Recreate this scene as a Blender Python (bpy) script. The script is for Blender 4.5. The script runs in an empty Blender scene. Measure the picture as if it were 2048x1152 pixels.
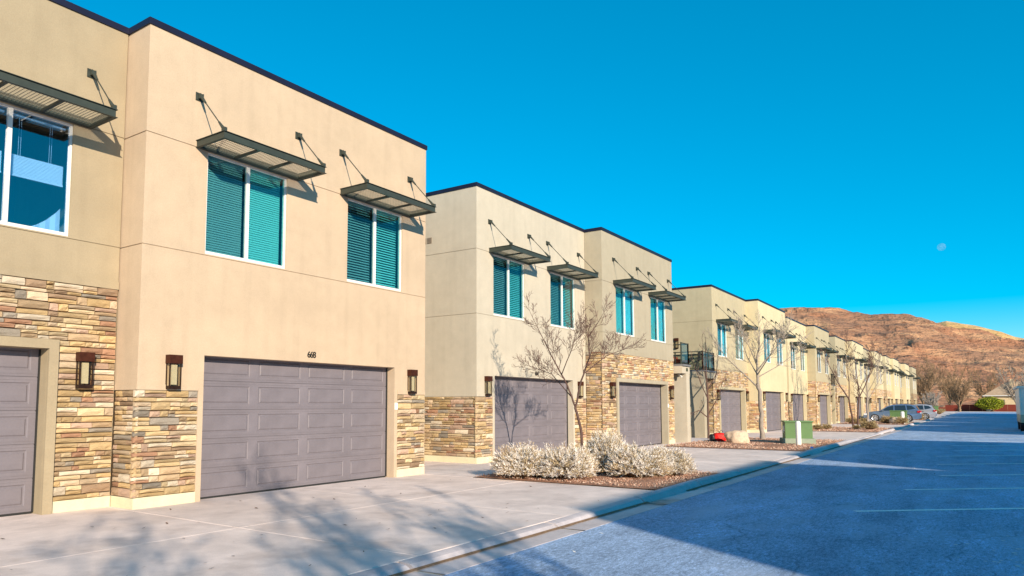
import bpy, math, random
import numpy as np
from mathutils import Vector, Matrix, noise
random.seed(7)
R = math.radians
scene = bpy.context.scene
col = scene.collection

# ------------------------------------------------------------------ camera
yaw, pitch = 0.6180, 0.08035
fw = Vector((math.cos(yaw)*math.cos(pitch), math.sin(yaw)*math.cos(pitch), math.sin(pitch)))
rt = Vector((math.sin(yaw), -math.cos(yaw), 0)); upv = rt.cross(fw)
cd = bpy.data.cameras.new('camera'); cam = bpy.data.objects.new('camera', cd); col.objects.link(cam)
m = Matrix((rt, upv, -fw)).transposed().to_4x4(); m.translation = Vector((0, 0, 1.6)); cam.matrix_world = m
cd.sensor_width = 36; cd.lens = 1431.1/2048*36
cd.shift_x = (1024-943.2)/2048; cd.shift_y = (695.0-576)/2048
cd.clip_start = 0.05; cd.clip_end = 9000
scene.camera = cam

# ------------------------------------------------------------------ light
SUN_EL, SUN_AZ = 19.0, 57.0          # light travels toward azimuth 57 deg (from +X to +Y)
el, az = R(SUN_EL), R(SUN_AZ)
travel = Vector((math.cos(el)*math.cos(az), math.cos(el)*math.sin(az), -math.sin(el)))
sd = bpy.data.lights.new('sun', 'SUN'); sd.energy = 5.0; sd.angle = R(0.53); sd.color = (1.0, 0.855, 0.66)
sun = bpy.data.objects.new('sun', sd); col.objects.link(sun)
sun.rotation_euler = (-travel).to_track_quat('Z', 'Y').to_euler()
world = bpy.data.worlds.new("World"); scene.world = world; world.use_nodes = True
nt = world.node_tree; nt.nodes.clear()
sky = nt.nodes.new('ShaderNodeTexSky'); sky.sky_type = 'NISHITA'; sky.sun_disc = False
sky.sun_elevation = el
sdir = -travel                        # direction to the sun
sky.sun_rotation = math.atan2(sdir.x, sdir.y)
sky.altitude = 1300; sky.air_density = 1.0; sky.dust_density = 0.05; sky.ozone_density = 4.5
hs = nt.nodes.new('ShaderNodeHueSaturation'); hs.inputs['Hue'].default_value = 0.481
hs.inputs['Saturation'].default_value = 1.85; hs.inputs['Value'].default_value = 1.27
bg = nt.nodes.new('ShaderNodeBackground'); bg.inputs[1].default_value = 0.15
out = nt.nodes.new('ShaderNodeOutputWorld')
gm = nt.nodes.new('ShaderNodeGamma'); gm.inputs[1].default_value = 0.72
nt.links.new(sky.outputs[0], gm.inputs[0]); nt.links.new(gm.outputs[0], hs.inputs['Color']); nt.links.new(hs.outputs[0], bg.inputs[0]); nt.links.new(bg.outputs[0], out.inputs[0])
vs = scene.view_settings; vs.view_transform = 'Standard'; vs.look = 'None'; vs.gamma = 1; vs.use_curve_mapping = False
vs.exposure = 0.55

# ------------------------------------------------------------------ materials
def newmat(name):
    m = bpy.data.materials.new(name); m.use_nodes = True; n = m.node_tree; b = n.nodes['Principled BSDF']
    return m, n, b
def tone(c, k): return (min(1, c[0]*k), min(1, c[1]*k), min(1, c[2]*k), 1)
def simple(name, c, rough=.6, metal=0, spec=.4, coat=0):
    m, n, b = newmat(name); b.inputs['Base Color'].default_value = (*c, 1); b.inputs['Roughness'].default_value = rough
    b.inputs['Metallic'].default_value = metal; b.inputs['Specular IOR Level'].default_value = spec
    b.inputs['Coat Weight'].default_value = coat; b.inputs['Coat Roughness'].default_value = .08
    return m
def noisy(name, c, scales=((.6, .12), (9, .08)), bump=((60, .3, .004),), rough=.85, spec=.2, metal=0, tint=None, rnd=0, coords='Object', squash=None):
    """base colour varied by layered noise, relief by bump; scales: (noise scale, amplitude)"""
    m, n, b = newmat(name); L = n.links
    tc = n.nodes.new('ShaderNodeTexCoord'); geo = n.nodes.new('ShaderNodeNewGeometry')
    src = geo.outputs['Position'] if coords == 'World' else tc.outputs['Object']
    if squash:
        mp = n.nodes.new('ShaderNodeMapping'); mp.inputs['Scale'].default_value = squash
        L.new(src, mp.inputs[0]); src = mp.outputs[0]
    cur = None
    base = n.nodes.new('ShaderNodeRGB'); base.outputs[0].default_value = (*c, 1); cur = base.outputs[0]
    for i, (s, a) in enumerate(scales):
        t = n.nodes.new('ShaderNodeTexNoise'); t.inputs['Scale'].default_value = s; t.inputs['Detail'].default_value = 6; t.inputs['Roughness'].default_value = .62
        L.new(src, t.inputs['Vector'])
        r = n.nodes.new('ShaderNodeMapRange'); r.inputs['From Min'].default_value = .3; r.inputs['From Max'].default_value = .7
        r.inputs['To Min'].default_value = 1-a; r.inputs['To Max'].default_value = 1+a; L.new(t.outputs[0], r.inputs[0])
        mx = n.nodes.new('ShaderNodeVectorMath'); mx.operation = 'SCALE'; L.new(cur, mx.inputs[0]); L.new(r.outputs[0], mx.inputs['Scale']); cur = mx.outputs[0]
    if tint:
        s, c2, lo, hi = tint
        t = n.nodes.new('ShaderNodeTexNoise'); t.inputs['Scale'].default_value = s; t.inputs['Detail'].default_value = 8; t.inputs['Roughness'].default_value = .65; L.new(src, t.inputs['Vector'])
        r = n.nodes.new('ShaderNodeMapRange'); r.inputs['From Min'].default_value = lo; r.inputs['From Max'].default_value = hi; L.new(t.outputs[0], r.inputs[0])
        mx = n.nodes.new('ShaderNodeMix'); mx.data_type = 'RGBA'; L.new(r.outputs[0], mx.inputs['Factor']); L.new(cur, mx.inputs['A']); mx.inputs['B'].default_value = (*c2, 1); cur = mx.outputs['Result']
    if rnd:
        oi = n.nodes.new('ShaderNodeObjectInfo'); r = n.nodes.new('ShaderNodeMapRange'); r.inputs['To Min'].default_value = 1-rnd; r.inputs['To Max'].default_value = 1+rnd
        L.new(oi.outputs['Random'], r.inputs[0]); mx = n.nodes.new('ShaderNodeVectorMath'); mx.operation = 'SCALE'; L.new(cur, mx.inputs[0]); L.new(r.outputs[0], mx.inputs['Scale']); cur = mx.outputs[0]
    L.new(cur, b.inputs['Base Color'])
    prev = None
    for s, st, d in bump:
        t = n.nodes.new('ShaderNodeTexNoise'); t.inputs['Scale'].default_value = s; t.inputs['Detail'].default_value = 4; L.new(src, t.inputs['Vector'])
        bp = n.nodes.new('ShaderNodeBump'); bp.inputs['Strength'].default_value = st; bp.inputs['Distance'].default_value = d
        L.new(t.outputs[0], bp.inputs['Height'])
        if prev: L.new(prev, bp.inputs['Normal'])
        prev = bp.outputs[0]
    if prev: L.new(prev, b.inputs['Normal'])
    b.inputs['Roughness'].default_value = rough; b.inputs['Specular IOR Level'].default_value = spec; b.inputs['Metallic'].default_value = metal
    return m
def stucco(name, c):
    m = _stucco(name, c); n = m.node_tree; L = n.links; b = n.nodes['Principled BSDF']
    src = b.inputs['Base Color'].links[0].from_socket
    tc = n.nodes.new('ShaderNodeTexCoord'); mp = n.nodes.new('ShaderNodeMapping'); mp.inputs['Scale'].default_value = (2.6, 2.6, .16); L.new(tc.outputs['Object'], mp.inputs[0])
    t = n.nodes.new('ShaderNodeTexNoise'); t.inputs['Scale'].default_value = 1.6; t.inputs['Detail'].default_value = 7; L.new(mp.outputs[0], t.inputs['Vector'])
    r = n.nodes.new('ShaderNodeMapRange'); r.inputs['From Min'].default_value = .5; r.inputs['From Max'].default_value = .8; r.inputs['To Min'].default_value = 1; r.inputs['To Max'].default_value = .91; L.new(t.outputs[0], r.inputs[0])
    mx = n.nodes.new('ShaderNodeVectorMath'); mx.operation = 'SCALE'; L.new(src, mx.inputs[0]); L.new(r.outputs[0], mx.inputs['Scale']); L.new(mx.outputs[0], b.inputs['Base Color'])
    return m
def _stucco(name, c):
    return noisy(name, c, scales=((.45, .07), (3.2, .05), (45, .07)), bump=((95, .55, .008), (2.0, .15, .02)), rough=.92, spec=.12, tint=(.8, tuple(x*.78 for x in c), .58, .8))
M = {}
M['peach'] = stucco('peach_stucco', (.51, .39, .278))
M['sand'] = stucco('sand_stucco', (.36, .29, .195))
M['cream'] = stucco('cream_stucco', (.49, .435, .35))
M['greige'] = stucco('greige_stucco', (.39, .34, .255))
M['khaki'] = stucco('khaki_stucco', (.445, .38, .255))
M['butter'] = stucco('butter_stucco', (.60, .51, .33))
M['plinth'] = stucco('pale_plinth_stucco', (.66, .60, .42))
M['mortar'] = noisy('mortar_bed', (.10, .065, .04))
STC = [(.56, .40, .19), (.62, .49, .28), (.48, .35, .20), (.42, .24, .14), (.33, .29, .22), (.54, .38, .26), (.68, .59, .42), (.36, .25, .15), (.58, .43, .22), (.60, .47, .30)]
STM = [noisy('ledge_stone_%d' % i, (c[0]*.90, c[1]*.87, c[2]*.93), scales=((4, .14), (30, .16)), bump=((22, .6, .02), (90, .4, .006)), rnd=.26, tint=(9, tuple(x*.62 for x in c), .55, .75)) for i, c in enumerate(STC)]
M['coping'] = noisy('dark_metal_coping', (.012, .012, .032), scales=((2, .2),), bump=(), rough=.45, spec=.4, metal=.2)
M['steel'] = noisy('olive_painted_steel', (.038, .046, .037), scales=((8, .15),), bump=((40, .1, .002),), rough=.5, spec=.4)
M['mesh'] = noisy('galvanised_mesh', (.22, .2, .15), scales=((8, .15),), bump=(), rough=.6)
M['vinyl'] = simple('white_vinyl', (.68, .68, .67), .4)
M['slat'] = simple('blind_slat', (.86, .90, .88), .5)
M['shade'] = simple('pleated_shade_fabric', (.82, .84, .84), .7)
M['screen'] = simple('insect_screen', (.06, .07, .07), .8)
M['bronze'] = noisy('bronze_lamp_metal', (.035, .018, .013), scales=((12, .3),), bump=(), rough=.45, metal=.4)
M['rust'] = noisy('rusty_bronze_cap', (.06, .018, .01), scales=((14, .35),), bump=(), rough=.5, metal=.3)
M['door'] = noisy('taupe_door_paint', (.175, .155, .175), scales=((.7, .12), (3, .06), (30, .05)), bump=((150, .25, .002),), rough=.55, spec=.35)
M['black'] = simple('black_paint', (.012, .012, .012), .5)
M['white'] = noisy('white_paint', (.78, .78, .75), scales=((5, .06),), bump=(), rough=.5)
M['dark'] = simple('dark_interior', (.05, .055, .06), .9)
M['rubber'] = simple('black_rubber', (.02, .02, .02), .8)
M['ceil'] = simple('room_paint', (.16, .16, .16), .9)
M['roof'] = simple('roof_membrane', (.35, .34, .32), .9)
def glassmat(name, tint, refl, rough=.02):
    m, n, b = newmat(name); n.nodes.remove(b); L = n.links
    o = n.nodes['Material Output']; tr = n.nodes.new('ShaderNodeBsdfTransparent'); tr.inputs[0].default_value = (*tint, 1)
    gl = n.nodes.new('ShaderNodeBsdfGlossy'); gl.inputs['Roughness'].default_value = rough; gl.inputs[0].default_value = (.95, .97, 1, 1)
    fr = n.nodes.new('ShaderNodeFresnel'); fr.inputs[0].default_value = 1.4
    mr = n.nodes.new('ShaderNodeMath'); mr.operation = 'ADD'; mr.inputs[1].default_value = refl; mr.use_clamp = True
    mx = n.nodes.new('ShaderNodeMixShader'); L.new(fr.outputs[0], mr.inputs[0])
    ge = n.nodes.new('ShaderNodeNewGeometry'); iv = n.nodes.new('ShaderNodeMath'); iv.operation = 'SUBTRACT'; iv.inputs[0].default_value = 1; L.new(ge.outputs['Backfacing'], iv.inputs[1])
    mu = n.nodes.new('ShaderNodeMath'); mu.operation = 'MULTIPLY'; L.new(mr.outputs[0], mu.inputs[0]); L.new(iv.outputs[0], mu.inputs[1]); L.new(mu.outputs[0], mx.inputs[0])
    tm = n.nodes.new('ShaderNodeMix'); tm.data_type = 'RGBA'; L.new(ge.outputs['Backfacing'], tm.inputs['Factor']); tm.inputs['A'].default_value = (*tint, 1); tm.inputs['B'].default_value = (1, 1, 1, 1); L.new(tm.outputs['Result'], tr.inputs[0])
    L.new(tr.outputs[0], mx.inputs[1]); L.new(gl.outputs[0], mx.inputs[2]); L.new(mx.outputs[0], o.inputs[0])
    return m
M['glass'] = glassmat('teal_window_glass', (.24, .66, .68), .06)
M['glass_s'] = glassmat('screened_window_glass', (.23, .47, .50), .03)
M['glass_blue'] = glassmat('sky_reflection_cyan_glass', (.26, .76, .86), .08)  # cyan of the reflected sky put into the glass tint
M['glass_dark'] = glassmat('dark_window_glass', (.22, .34, .36), 0)  # darker tint with no added reflection
M['glass_deep'] = glassmat('sky_reflection_blue_glass', (.50, .74, .98), .20)  # deep blue sky reflection painted in through the pane tint
M['lampglass'] = glassmat('seeded_lamp_glass', (.85, .82, .72), .06, .2)
M['railglass'] = glassmat('clear_rail_glass', (.55, .62, .58), .0)

# ------------------------------------------------------------------ helpers
class MB:
    def __init__(s): s.v = []; s.f = []; s.m = []
    def vert(s, p): s.v.append(tuple(p)); return len(s.v)-1
    def face(s, idx, mi=0): s.f.append(tuple(idx)); s.m.append(mi)
    def quad(s, a, b, c, d, mi=0):
        i = len(s.v); s.v += [tuple(a), tuple(b), tuple(c), tuple(d)]; s.f.append((i, i+1, i+2, i+3)); s.m.append(mi)
    def box(s, x0, x1, y0, y1, z0, z1, mi=0, skip=''):
        i = len(s.v)
        s.v += [(x0, y0, z0), (x1, y0, z0), (x1, y1, z0), (x0, y1, z0), (x0, y0, z1), (x1, y0, z1), (x1, y1, z1), (x0, y1, z1)]
        for k, f in zip('bTfrkl', ((3, 2, 1, 0), (4, 5, 6, 7), (0, 1, 5, 4), (1, 2, 6, 5), (2, 3, 7, 6), (3, 0, 4, 7))):
            if k not in skip: s.f.append(tuple(i+a for a in f)); s.m.append(mi)
    def bar(s, a, b, r, n=6, r2=None, mi=0, cap=True):
        a, b = Vector(a), Vector(b); d = b-a
        if d.length < 1e-6: return
        d.normalize(); u = d.cross(Vector((0, 0, 1)) if abs(d.z) < .9 else Vector((1, 0, 0))).normalized(); w = d.cross(u); r2 = r if r2 is None else r2
        i = len(s.v)
        for k in range(n):
            t = 2*math.pi*k/n; e = u*math.cos(t)+w*math.sin(t); s.v.append(tuple(a+e*r)); s.v.append(tuple(b+e*r2))
        for k in range(n):
            j = (k+1) % n; s.f.append((i+2*k, i+2*j, i+2*j+1, i+2*k+1)); s.m.append(mi)
        if cap:
            s.f.append(tuple(i+2*k for k in reversed(range(n)))); s.m.append(mi); s.f.append(tuple(i+2*k+1 for k in range(n))); s.m.append(mi)
    def tube(s, pts, rad, n=5, mi=0):
        pts = [Vector(p) for p in pts]; i0 = len(s.v); u = None
        for k, p in enumerate(pts):
            d = (pts[min(k+1, len(pts)-1)]-pts[max(k-1, 0)])
            if d.length < 1e-9: d = Vector((0, 0, 1))
            d.normalize()
            if u is None: u = d.cross(Vector((0.3, 1, .1))).normalized()
            u = (u-d*u.dot(d)).normalized(); w = d.cross(u)
            for q in range(n):
                t = 2*math.pi*q/n; s.v.append(tuple(p+(u*math.cos(t)+w*math.sin(t))*rad[k]))
        for k in range(len(pts)-1):
            for q in range(n):
                a = i0+k*n+q; b = i0+k*n+(q+1) % n; s.f.append((a, b, b+n, a+n)); s.m.append(mi)
    def mesh(s, name, mats, smooth=False):
        me = bpy.data.meshes.new(name); me.from_pydata(s.v, [], s.f)
        for mm in (mats if isinstance(mats, (list, tuple)) else [mats]): me.materials.append(mm)
        if any(s.m): me.polygons.foreach_set('material_index', s.m)
        if smooth: me.polygons.foreach_set('use_smooth', [True]*len(s.f))
        me.update(); return me
    def obj(s, name, mats, parent=None, loc=None, smooth=False, kind=None):
        o = bpy.data.objects.new(name, s.mesh(name, mats, smooth)); col.objects.link(o)
        if parent: o.parent = parent
        if loc is not None: o.location = loc
        if kind: o['kind'] = kind
        return o
def inst(name, me, parent=None, loc=(0, 0, 0), rz=0, scale=None):
    o = bpy.data.objects.new(name, me); col.objects.link(o); o.parent = parent; o.location = loc
    if rz: o.rotation_euler = (0, 0, rz)
    if scale: o.scale = scale
    return o
def tag(o, label, cat, group=None):
    o['label'] = label; o['category'] = cat
    if group: o['group'] = group
    return o
def empty(name, loc, label, cat, group=None, rz=0):
    o = bpy.data.objects.new(name, None); col.objects.link(o); o.location = loc; o.rotation_euler = (0, 0, rz); o.empty_display_size = .3
    return tag(o, label, cat, group)
def copy_tree(o, parent=None):
    c = o.copy(); col.objects.link(c); c.parent = parent
    for ch in o.children: copy_tree(ch, c)
    return c
def text_mesh(txt, size, depth, mat):
    cu = bpy.data.curves.new('digits', 'FONT'); cu.body = txt; cu.size = size; cu.extrude = depth; cu.align_x = 'CENTER'
    cu.space_character = .82
    t = bpy.data.objects.new('digits', cu); col.objects.link(t); dg = bpy.context.evaluated_depsgraph_get()
    me = bpy.data.meshes.new_from_object(t.evaluated_get(dg)); bpy.data.objects.remove(t); me.materials.clear(); me.materials.append(mat); return me

# heightfield facade: cells (u0,u1,z0,z1,depth or None=open) on plane mapping
def facade(mb, fn, u0, u1, z0, z1, cells, opendepth=.12, mi=0):
    """cells: list of (u0,u1,z0,z1,depth,open). fn(u,z,d)->xyz, d inward"""
    us = sorted({u0, u1, *[min(max(c[0], u0), u1) for c in cells], *[min(max(c[1], u0), u1) for c in cells]})
    zs = sorted({z0, z1, *[min(max(c[2], z0), z1) for c in cells], *[min(max(c[3], z0), z1) for c in cells]})
    nu, nz = len(us)-1, len(zs)-1
    D = [[(0, False)]*nz for _ in range(nu)]
    for c in cells:
        for i in range(nu):
            for j in range(nz):
                um, zm = (us[i]+us[i+1])/2, (zs[j]+zs[j+1])/2
                if c[0] < um < c[1] and c[2] < zm < c[3]: D[i][j] = (c[4], c[5])
    for i in range(nu):
        for j in range(nz):
            d, op = D[i][j]
            a, b, c_, e = us[i], us[i+1], zs[j], zs[j+1]
            if not op: mb.quad(fn(a, c_, d), fn(b, c_, d), fn(b, e, d), fn(a, e, d), mi)
            if i+1 < nu and D[i+1][j][0] != d:
                d2 = D[i+1][j][0]; mb.quad(fn(b, c_, d), fn(b, c_, d2), fn(b, e, d2), fn(b, e, d), mi)
            if j+1 < nz and D[i][j+1][0] != d:
                d2 = D[i][j+1][0]; mb.quad(fn(a, e, d), fn(b, e, d), fn(b, e, d2), fn(a, e, d2), mi)

# ------------------------------------------------------------------ stone veneer
STONE_MESH = []
def stone_proto(rs):
    v = []; f = []
    for j in range(3):
        for i in range(4):
            edge = (i in (0, 3)) or (j in (0, 2))
            ins = .0
            x = i/3 + (rs.uniform(-.06, .06) if 0 < i < 3 else (ins if i == 0 else -ins)*1 + (rs.uniform(0, .02) if i == 0 else rs.uniform(-.02, 0)))
            z = j/2 + (rs.uniform(-.1, .1) if j == 1 else (rs.uniform(0, .13) if j == 0 else rs.uniform(-.13, 0)))
            y = -(rs.uniform(.62, .85) if edge else rs.uniform(.9, 1.15))
            v.append((x, y, z))
    for j in range(2):
        for i in range(3):
            a = j*4+i; f.append((a, a+1, a+5, a+4))
    per = [0, 1, 2, 3, 7, 11, 10, 9, 8, 4]
    base = len(v)
    for p in per: v.append((p % 4/3, 0, (p//4)/2))
    for k in range(10):
        k2 = (k+1) % 10; f.append((per[k2], per[k], base+k, base+k2))
    return v, f
rs = random.Random(3)
PROTOS = [stone_proto(rs) for _ in range(6)]
for mi, mm in enumerate(STM):
    row = []
    for v, f in PROTOS[:4]:
        me = bpy.data.meshes.new('stone'); me.from_pydata(v, [], f); me.materials.append(mm); row.append(me)
    STONE_MESH.append(row)
WEIGHTS = [5, 4, 4.5, 2.4, 2.8, 3.4, 2.6, 2.4, 4, 4]
def stone_rows(u0, u1, z0, z1, holes, seed, coarse=1.0):
    r = random.Random(seed); res = []; cuts = sorted({z1, *[h[3] for h in holes if h[3] < z1]}); z = z0
    while z < z1-.005:
        h = r.choice((.055, .07, .08, .09, .105, .125, .14))*coarse; nc = [c for c in cuts if c > z+.004][0]
        if nc-(z+h) < .05*coarse: h = nc-z
        ze = z+h; iv = [(u0, u1)]
        for hh in holes:
            if hh[2] < (z+ze)/2 < hh[3]:
                n = []
                for a, b in iv:
                    if hh[1] <= a or hh[0] >= b: n.append((a, b)); continue
                    if hh[0] > a: n.append((a, hh[0]))
                    if hh[1] < b: n.append((hh[1], b))
                iv = n
        for a, b in iv:
            u = a
            while u < b-.01:
                L = r.choice((.12, .16, .2, .26, .32, .4, .46))*r.uniform(.85, 1.15)*coarse
                if b-(u+L) < .1*coarse: L = b-u
                pr = r.uniform(.038, .066); mi = r.choices(range(len(STM)), WEIGHTS)[0]
                if h > .1*coarse and r.random() < .45:
                    k = r.uniform(.4, .6); res.append((u, u+L, z, z+h*k, pr, mi)); res.append((u, u+L, z+h*k, ze, r.uniform(.04, .072), r.choices(range(len(STM)), WEIGHTS)[0]))
                else: res.append((u, u+L, z, ze, pr, mi))
                u += L
        z = ze
    return res
def place_stones(stones, fn, rz, parent, limit, gap=.007, detailed=True):
    """first `limit` stones are objects, the others one joined part. fn(u,z,d)->xyz with d inward"""
    r = random.Random(len(stones))
    rest = stones[limit:]
    for (a, b, c, d, pr, mi) in stones[:limit]:
        flip = r.random() < .5
        dz = r.uniform(-.003, .003)
        o = inst('stone', STONE_MESH[mi][r.randrange(4)], parent, fn(a+gap/2, c+gap/2+dz, .04), rz, (b-a-gap, pr, d-c-gap))
    return rest
def joined_stones(mb, stones, fn, gap=.007, detailed=True):
    r = random.Random(len(stones)+1)
    for (a, b, c, d, pr, mi) in stones:
        a += gap/2; b -= gap/2; c += gap/2; d -= gap/2
        if detailed:
            pv, pf = PROTOS[r.randrange(6)]; i = len(mb.v)
            mb.v += [tuple(fn(a+x*(b-a), c+z*(d-c), .04+y*pr)) for x, y, z in pv]
            for f in pf: mb.f.append(tuple(i+k for k in f)); mb.m.append(mi)
        else:
            i = len(mb.v); q = .04-pr
            mb.v += [tuple(fn(*p)) for p in ((a, c, .04), (b, c, .04), (b, d, .04), (a, d, .04), (a, c, q), (b, c, q), (b, d, q), (a, d, q))]
            for f in ((4, 5, 6, 7), (0, 1, 5, 4), (1, 2, 6, 5), (2, 3, 7, 6), (3, 0, 4, 7)): mb.f.append(tuple(i+k for k in f)); mb.m.append(mi)

# ------------------------------------------------------------------ parts prototypes (meshes shared by every house)
WW, WH = 1.75, 1.78     # window
def window_meshes():
    f = MB(); t = .033
    f.box(0, t, 0, .07, 0, WH); f.box(WW-t, WW, 0, .07, 0, WH); f.box(t, WW-t, 0, .07, 0, t); f.box(t, WW-t, 0, .07, WH-t, WH)
    f.box(WW/2-.03, WW/2+.03, -.004, .066, t, WH-t)
    f.box(t, WW/2-.035, .015, .05, t, t+.03); f.box(WW/2+.035, WW-t, .015, .05, t, t+.03)
    frame = f.mesh('window', M['vinyl'])
    g1 = MB(); g1.box(t, WW/2-.035, .028, .034, t+.03, WH-t); g2 = MB(); g2.box(WW/2+.035, WW-t, .028, .034, t+.03, WH-t)
    return frame, g1, g2, t
wf, wg1, wg2, wt = window_meshes()
PANES = {'screened': wg1.mesh('pane', M['glass_s']), 'teal_l': wg1.mesh('pane', M['glass']), 'teal': wg2.mesh('pane', M['glass']), 'blue': wg2.mesh('pane', M['glass_blue']), 'deep_l': wg1.mesh('pane', M['glass_deep']), 'deep': wg2.mesh('pane', M['glass_deep']), 'dark_l': wg1.mesh('pane', M['glass_dark']), 'dark': wg2.mesh('pane', M['glass_dark'])}
def blind_mesh(pitch, tilt, sides=((.06, .83), (.92, 1.69)), z0=.06, z1=1.72):
    b = MB(); w = .024
    for a, c in sides:
        z = z0
        while z < z1:
            dy, dz = w*math.cos(tilt), w*math.sin(tilt); j = random.uniform(-.0015, .0015)
            b.quad((a, .12-dy, z-dz+j), (c, .12-dy, z-dz-j), (c, .12+dy, z+dz-j), (a, .12+dy, z+dz+j)); z += pitch
        b.box(a, c, .09, .15, z1, z1+.03)
        for k in (.2, .8): b.box(a+(c-a)*k-.002, a+(c-a)*k+.002, .095, .097, z0, z1)
    return b.mesh('blind', M['slat'])
BLINDS = {'closed': blind_mesh(.042, R(62)), 'half': blind_mesh(.056, R(48)), 'open': blind_mesh(.05, R(26))}
sb = MB()
for a, c in ((.06, .83), (.92, 1.69)):
    for k in range(14):
        z = .82+k*.021; sb.quad((a, .12, z), (c, .12, z), (c, .132, z+.0105), (a, .132, z+.0105)); sb.quad((a, .132, z+.0105), (c, .132, z+.0105), (c, .12, z+.021), (a, .12, z+.021))
    sb.box(a, c, .11, .14, .79, .815); sb.box(a, c, .10, .14, 1.69, 1.72)
    for k in (.16, .2, .72, .76): sb.box(a+(c-a)*k-.002, a+(c-a)*k+.002, .12, .123, 1.11, 1.69)
BLINDS['pleated'] = sb.mesh('blind', M['shade'])
cl = MB()
r_ = random.Random(2)
for i in range(9):
    u0_, u1_ = i/9, (i+1)/9; 
    h0 = .04+.42*u0_**2; h1 = .04+.42*u1_**2; y = .14+.02*(i % 2)
    cl.quad((1.05+.64*u0_, y, .05), (1.05+.64*u1_, .30-y, .05), (1.05+.64*u1_, .30-y, h1), (1.05+.64*u0_, y, h0))
CLOTH = cl.mesh('curtain', M['shade'])

AW, AD, AH = 2.22, .76, .13
def awning_meshes():
    f = MB()     # channel frame, flanges top and bottom; wall side y=0, outer y=-AD
    f.box(0, AW, -AD, -AD+.012, .008, AH-.008); f.box(0, AW, -.012, 0, .008, AH-.008)
    f.box(0, .012, -AD+.012, -.012, .008, AH-.008); f.box(AW-.012, AW, -AD+.012, -.012, .008, AH-.008)
    for z0, z1 in ((0, .008), (AH-.008, AH)):
        f.box(-.02, AW+.02, -AD-.025, -AD+.03, z0, z1); f.box(-.02, AW+.02, -.05, 0, z0, z1)
        f.box(-.02, .035, -AD+.03, -.05, z0, z1); f.box(AW-.035, AW+.02, -AD+.03, -.05, z0, z1)
    fr = f.mesh('awning', M['steel'])
    c = MB(); c.box(-.02, .02, -AD+.03, -.05, .01, .05); cb = c.mesh('cross_bar', M['steel'])
    g = MB(); n = int((AW-.05)/.052)
    zc = .062
    for k in range(n+1):
        x = .025+k*.052; g.box(x-.0035, x+.0035, -AD+.014, -.014, zc, zc+.006)
    k = 0; y = -AD+.04
    while y < -.03:
        g.box(.014, AW-.014, y-.0035, y+.0035, zc+.006, zc+.012); y += .046
    gm = g.mesh('mesh_infill', M['mesh'])
    p = MB(); p.box(-.07, .07, -.012, 0, -.07, .07)
    for dx in (-.05, .05):
        for dz in (-.05, .05): p.bar((dx, -.012, dz), (dx, -.022, dz), .009, 6)
    p.box(-.034, -.018, -.085, -.012, -.042, .042); p.box(.018, .034, -.085, -.012, -.042, .042); p.bar((-.03, -.055, 0), (.03, -.055, 0), .011, 6)
    pm = p.mesh('wall_plate', M['steel'])
    a = Vector((0, -.055, 0)); b = Vector((0, -AD+.03, -.735)); d = (b-a).normalized(); rr = MB()
    rr.bar(a, a+d*.20, .032, 8, .018); rr.bar(a+d*.18, b-d*.18, .010, 6); rr.bar(b-d*.22, b-d*.03, .018, 8, .032)
    rr.box(-.028, .028, b.y-.04, b.y+.04, b.z-.035, b.z+.035)
    rm = rr.mesh('tie_rod', M['steel'])
    return fr, cb, gm, pm, rm
aw_f, aw_c, aw_g, aw_p, aw_r = awning_meshes()
def lamp_meshes():
    w, h, d = .21, .53, .11; c = MB(); c.box(-w/2-.012, w/2+.012, -d-.012, 0, h-.14, h)
    f = MB(); t = .016
    for x in (-w/2, w/2-t):
        f.box(x, x+t, -d, -d+t, 0, h-.14); f.box(x, x+t, -t, 0, 0, h-.14)
    f.box(-w/2, w/2, -d, 0, -.022, 0); f.box(-w/2+t, w/2-t, -d, -d+.012, 0, .03); f.box(-w/2, -w/2+.008, -d+t, -t, 0, .03)
    g = MB(); x0, x1, y0, y1 = -w/2+.008, w/2-.008, -d+.008, -.008
    g.box(x0, x1, y0, y0+.003, .002, h-.142); g.box(x0, x0+.003, y0+.003, y1, .002, h-.142); g.box(x1-.003, x1, y0+.003, y1, .002, h-.142)
    b = MB(); b.box(-.05, .05, -.075, -.055, .05, h-.16)
    return f.mesh('wall_lamp', M['bronze']), c.mesh('lamp_cap', M['rust']), g.mesh('lamp_glass', M['lampglass']), b.mesh('diffuser', noisy('lamp_diffuser', (.62, .57, .45), bump=()))
la = lamp_meshes()
def door_meshes(w, h, rows=5, cols=4):
    rh = h/rows; pw = w/cols; s = MB()
    cells = [(c*pw+.10, (c+1)*pw-.10, .095, rh-.085, 0.0, True) for c in range(cols)]
    cells += [(0, w, rh-.016, rh, .012, False), (0, w, 0, .006, .012, False), (0, w, .04, .046, .004, False), (0, w, rh-.052, rh-.046, .004, False)]
    facade(s, lambda u, z, d: (u, d, z), 0, w, 0, rh, cells)
    s.box(0, w, .02, .05, 0, rh)
    sec = s.mesh('door_section', M['door'])
    p = MB(); W_, H_ = pw-.20, rh-.18
    def ring(i, y): return [p.vert((i, y, i)), p.vert((W_-i, y, i)), p.vert((W_-i, y, H_-i)), p.vert((i, y, H_-i))]
    rings = [ring(0, 0), ring(.012, .011), ring(.03, .011), ring(.048, -.001)]
    for a, b in zip(rings, rings[1:]):
        for k in range(4): p.face((a[k], a[(k+1) % 4], b[(k+1) % 4], b[k]))
    p.face(rings[-1])
    return sec, p.mesh('door_panel', M['door']), rh, pw

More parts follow.
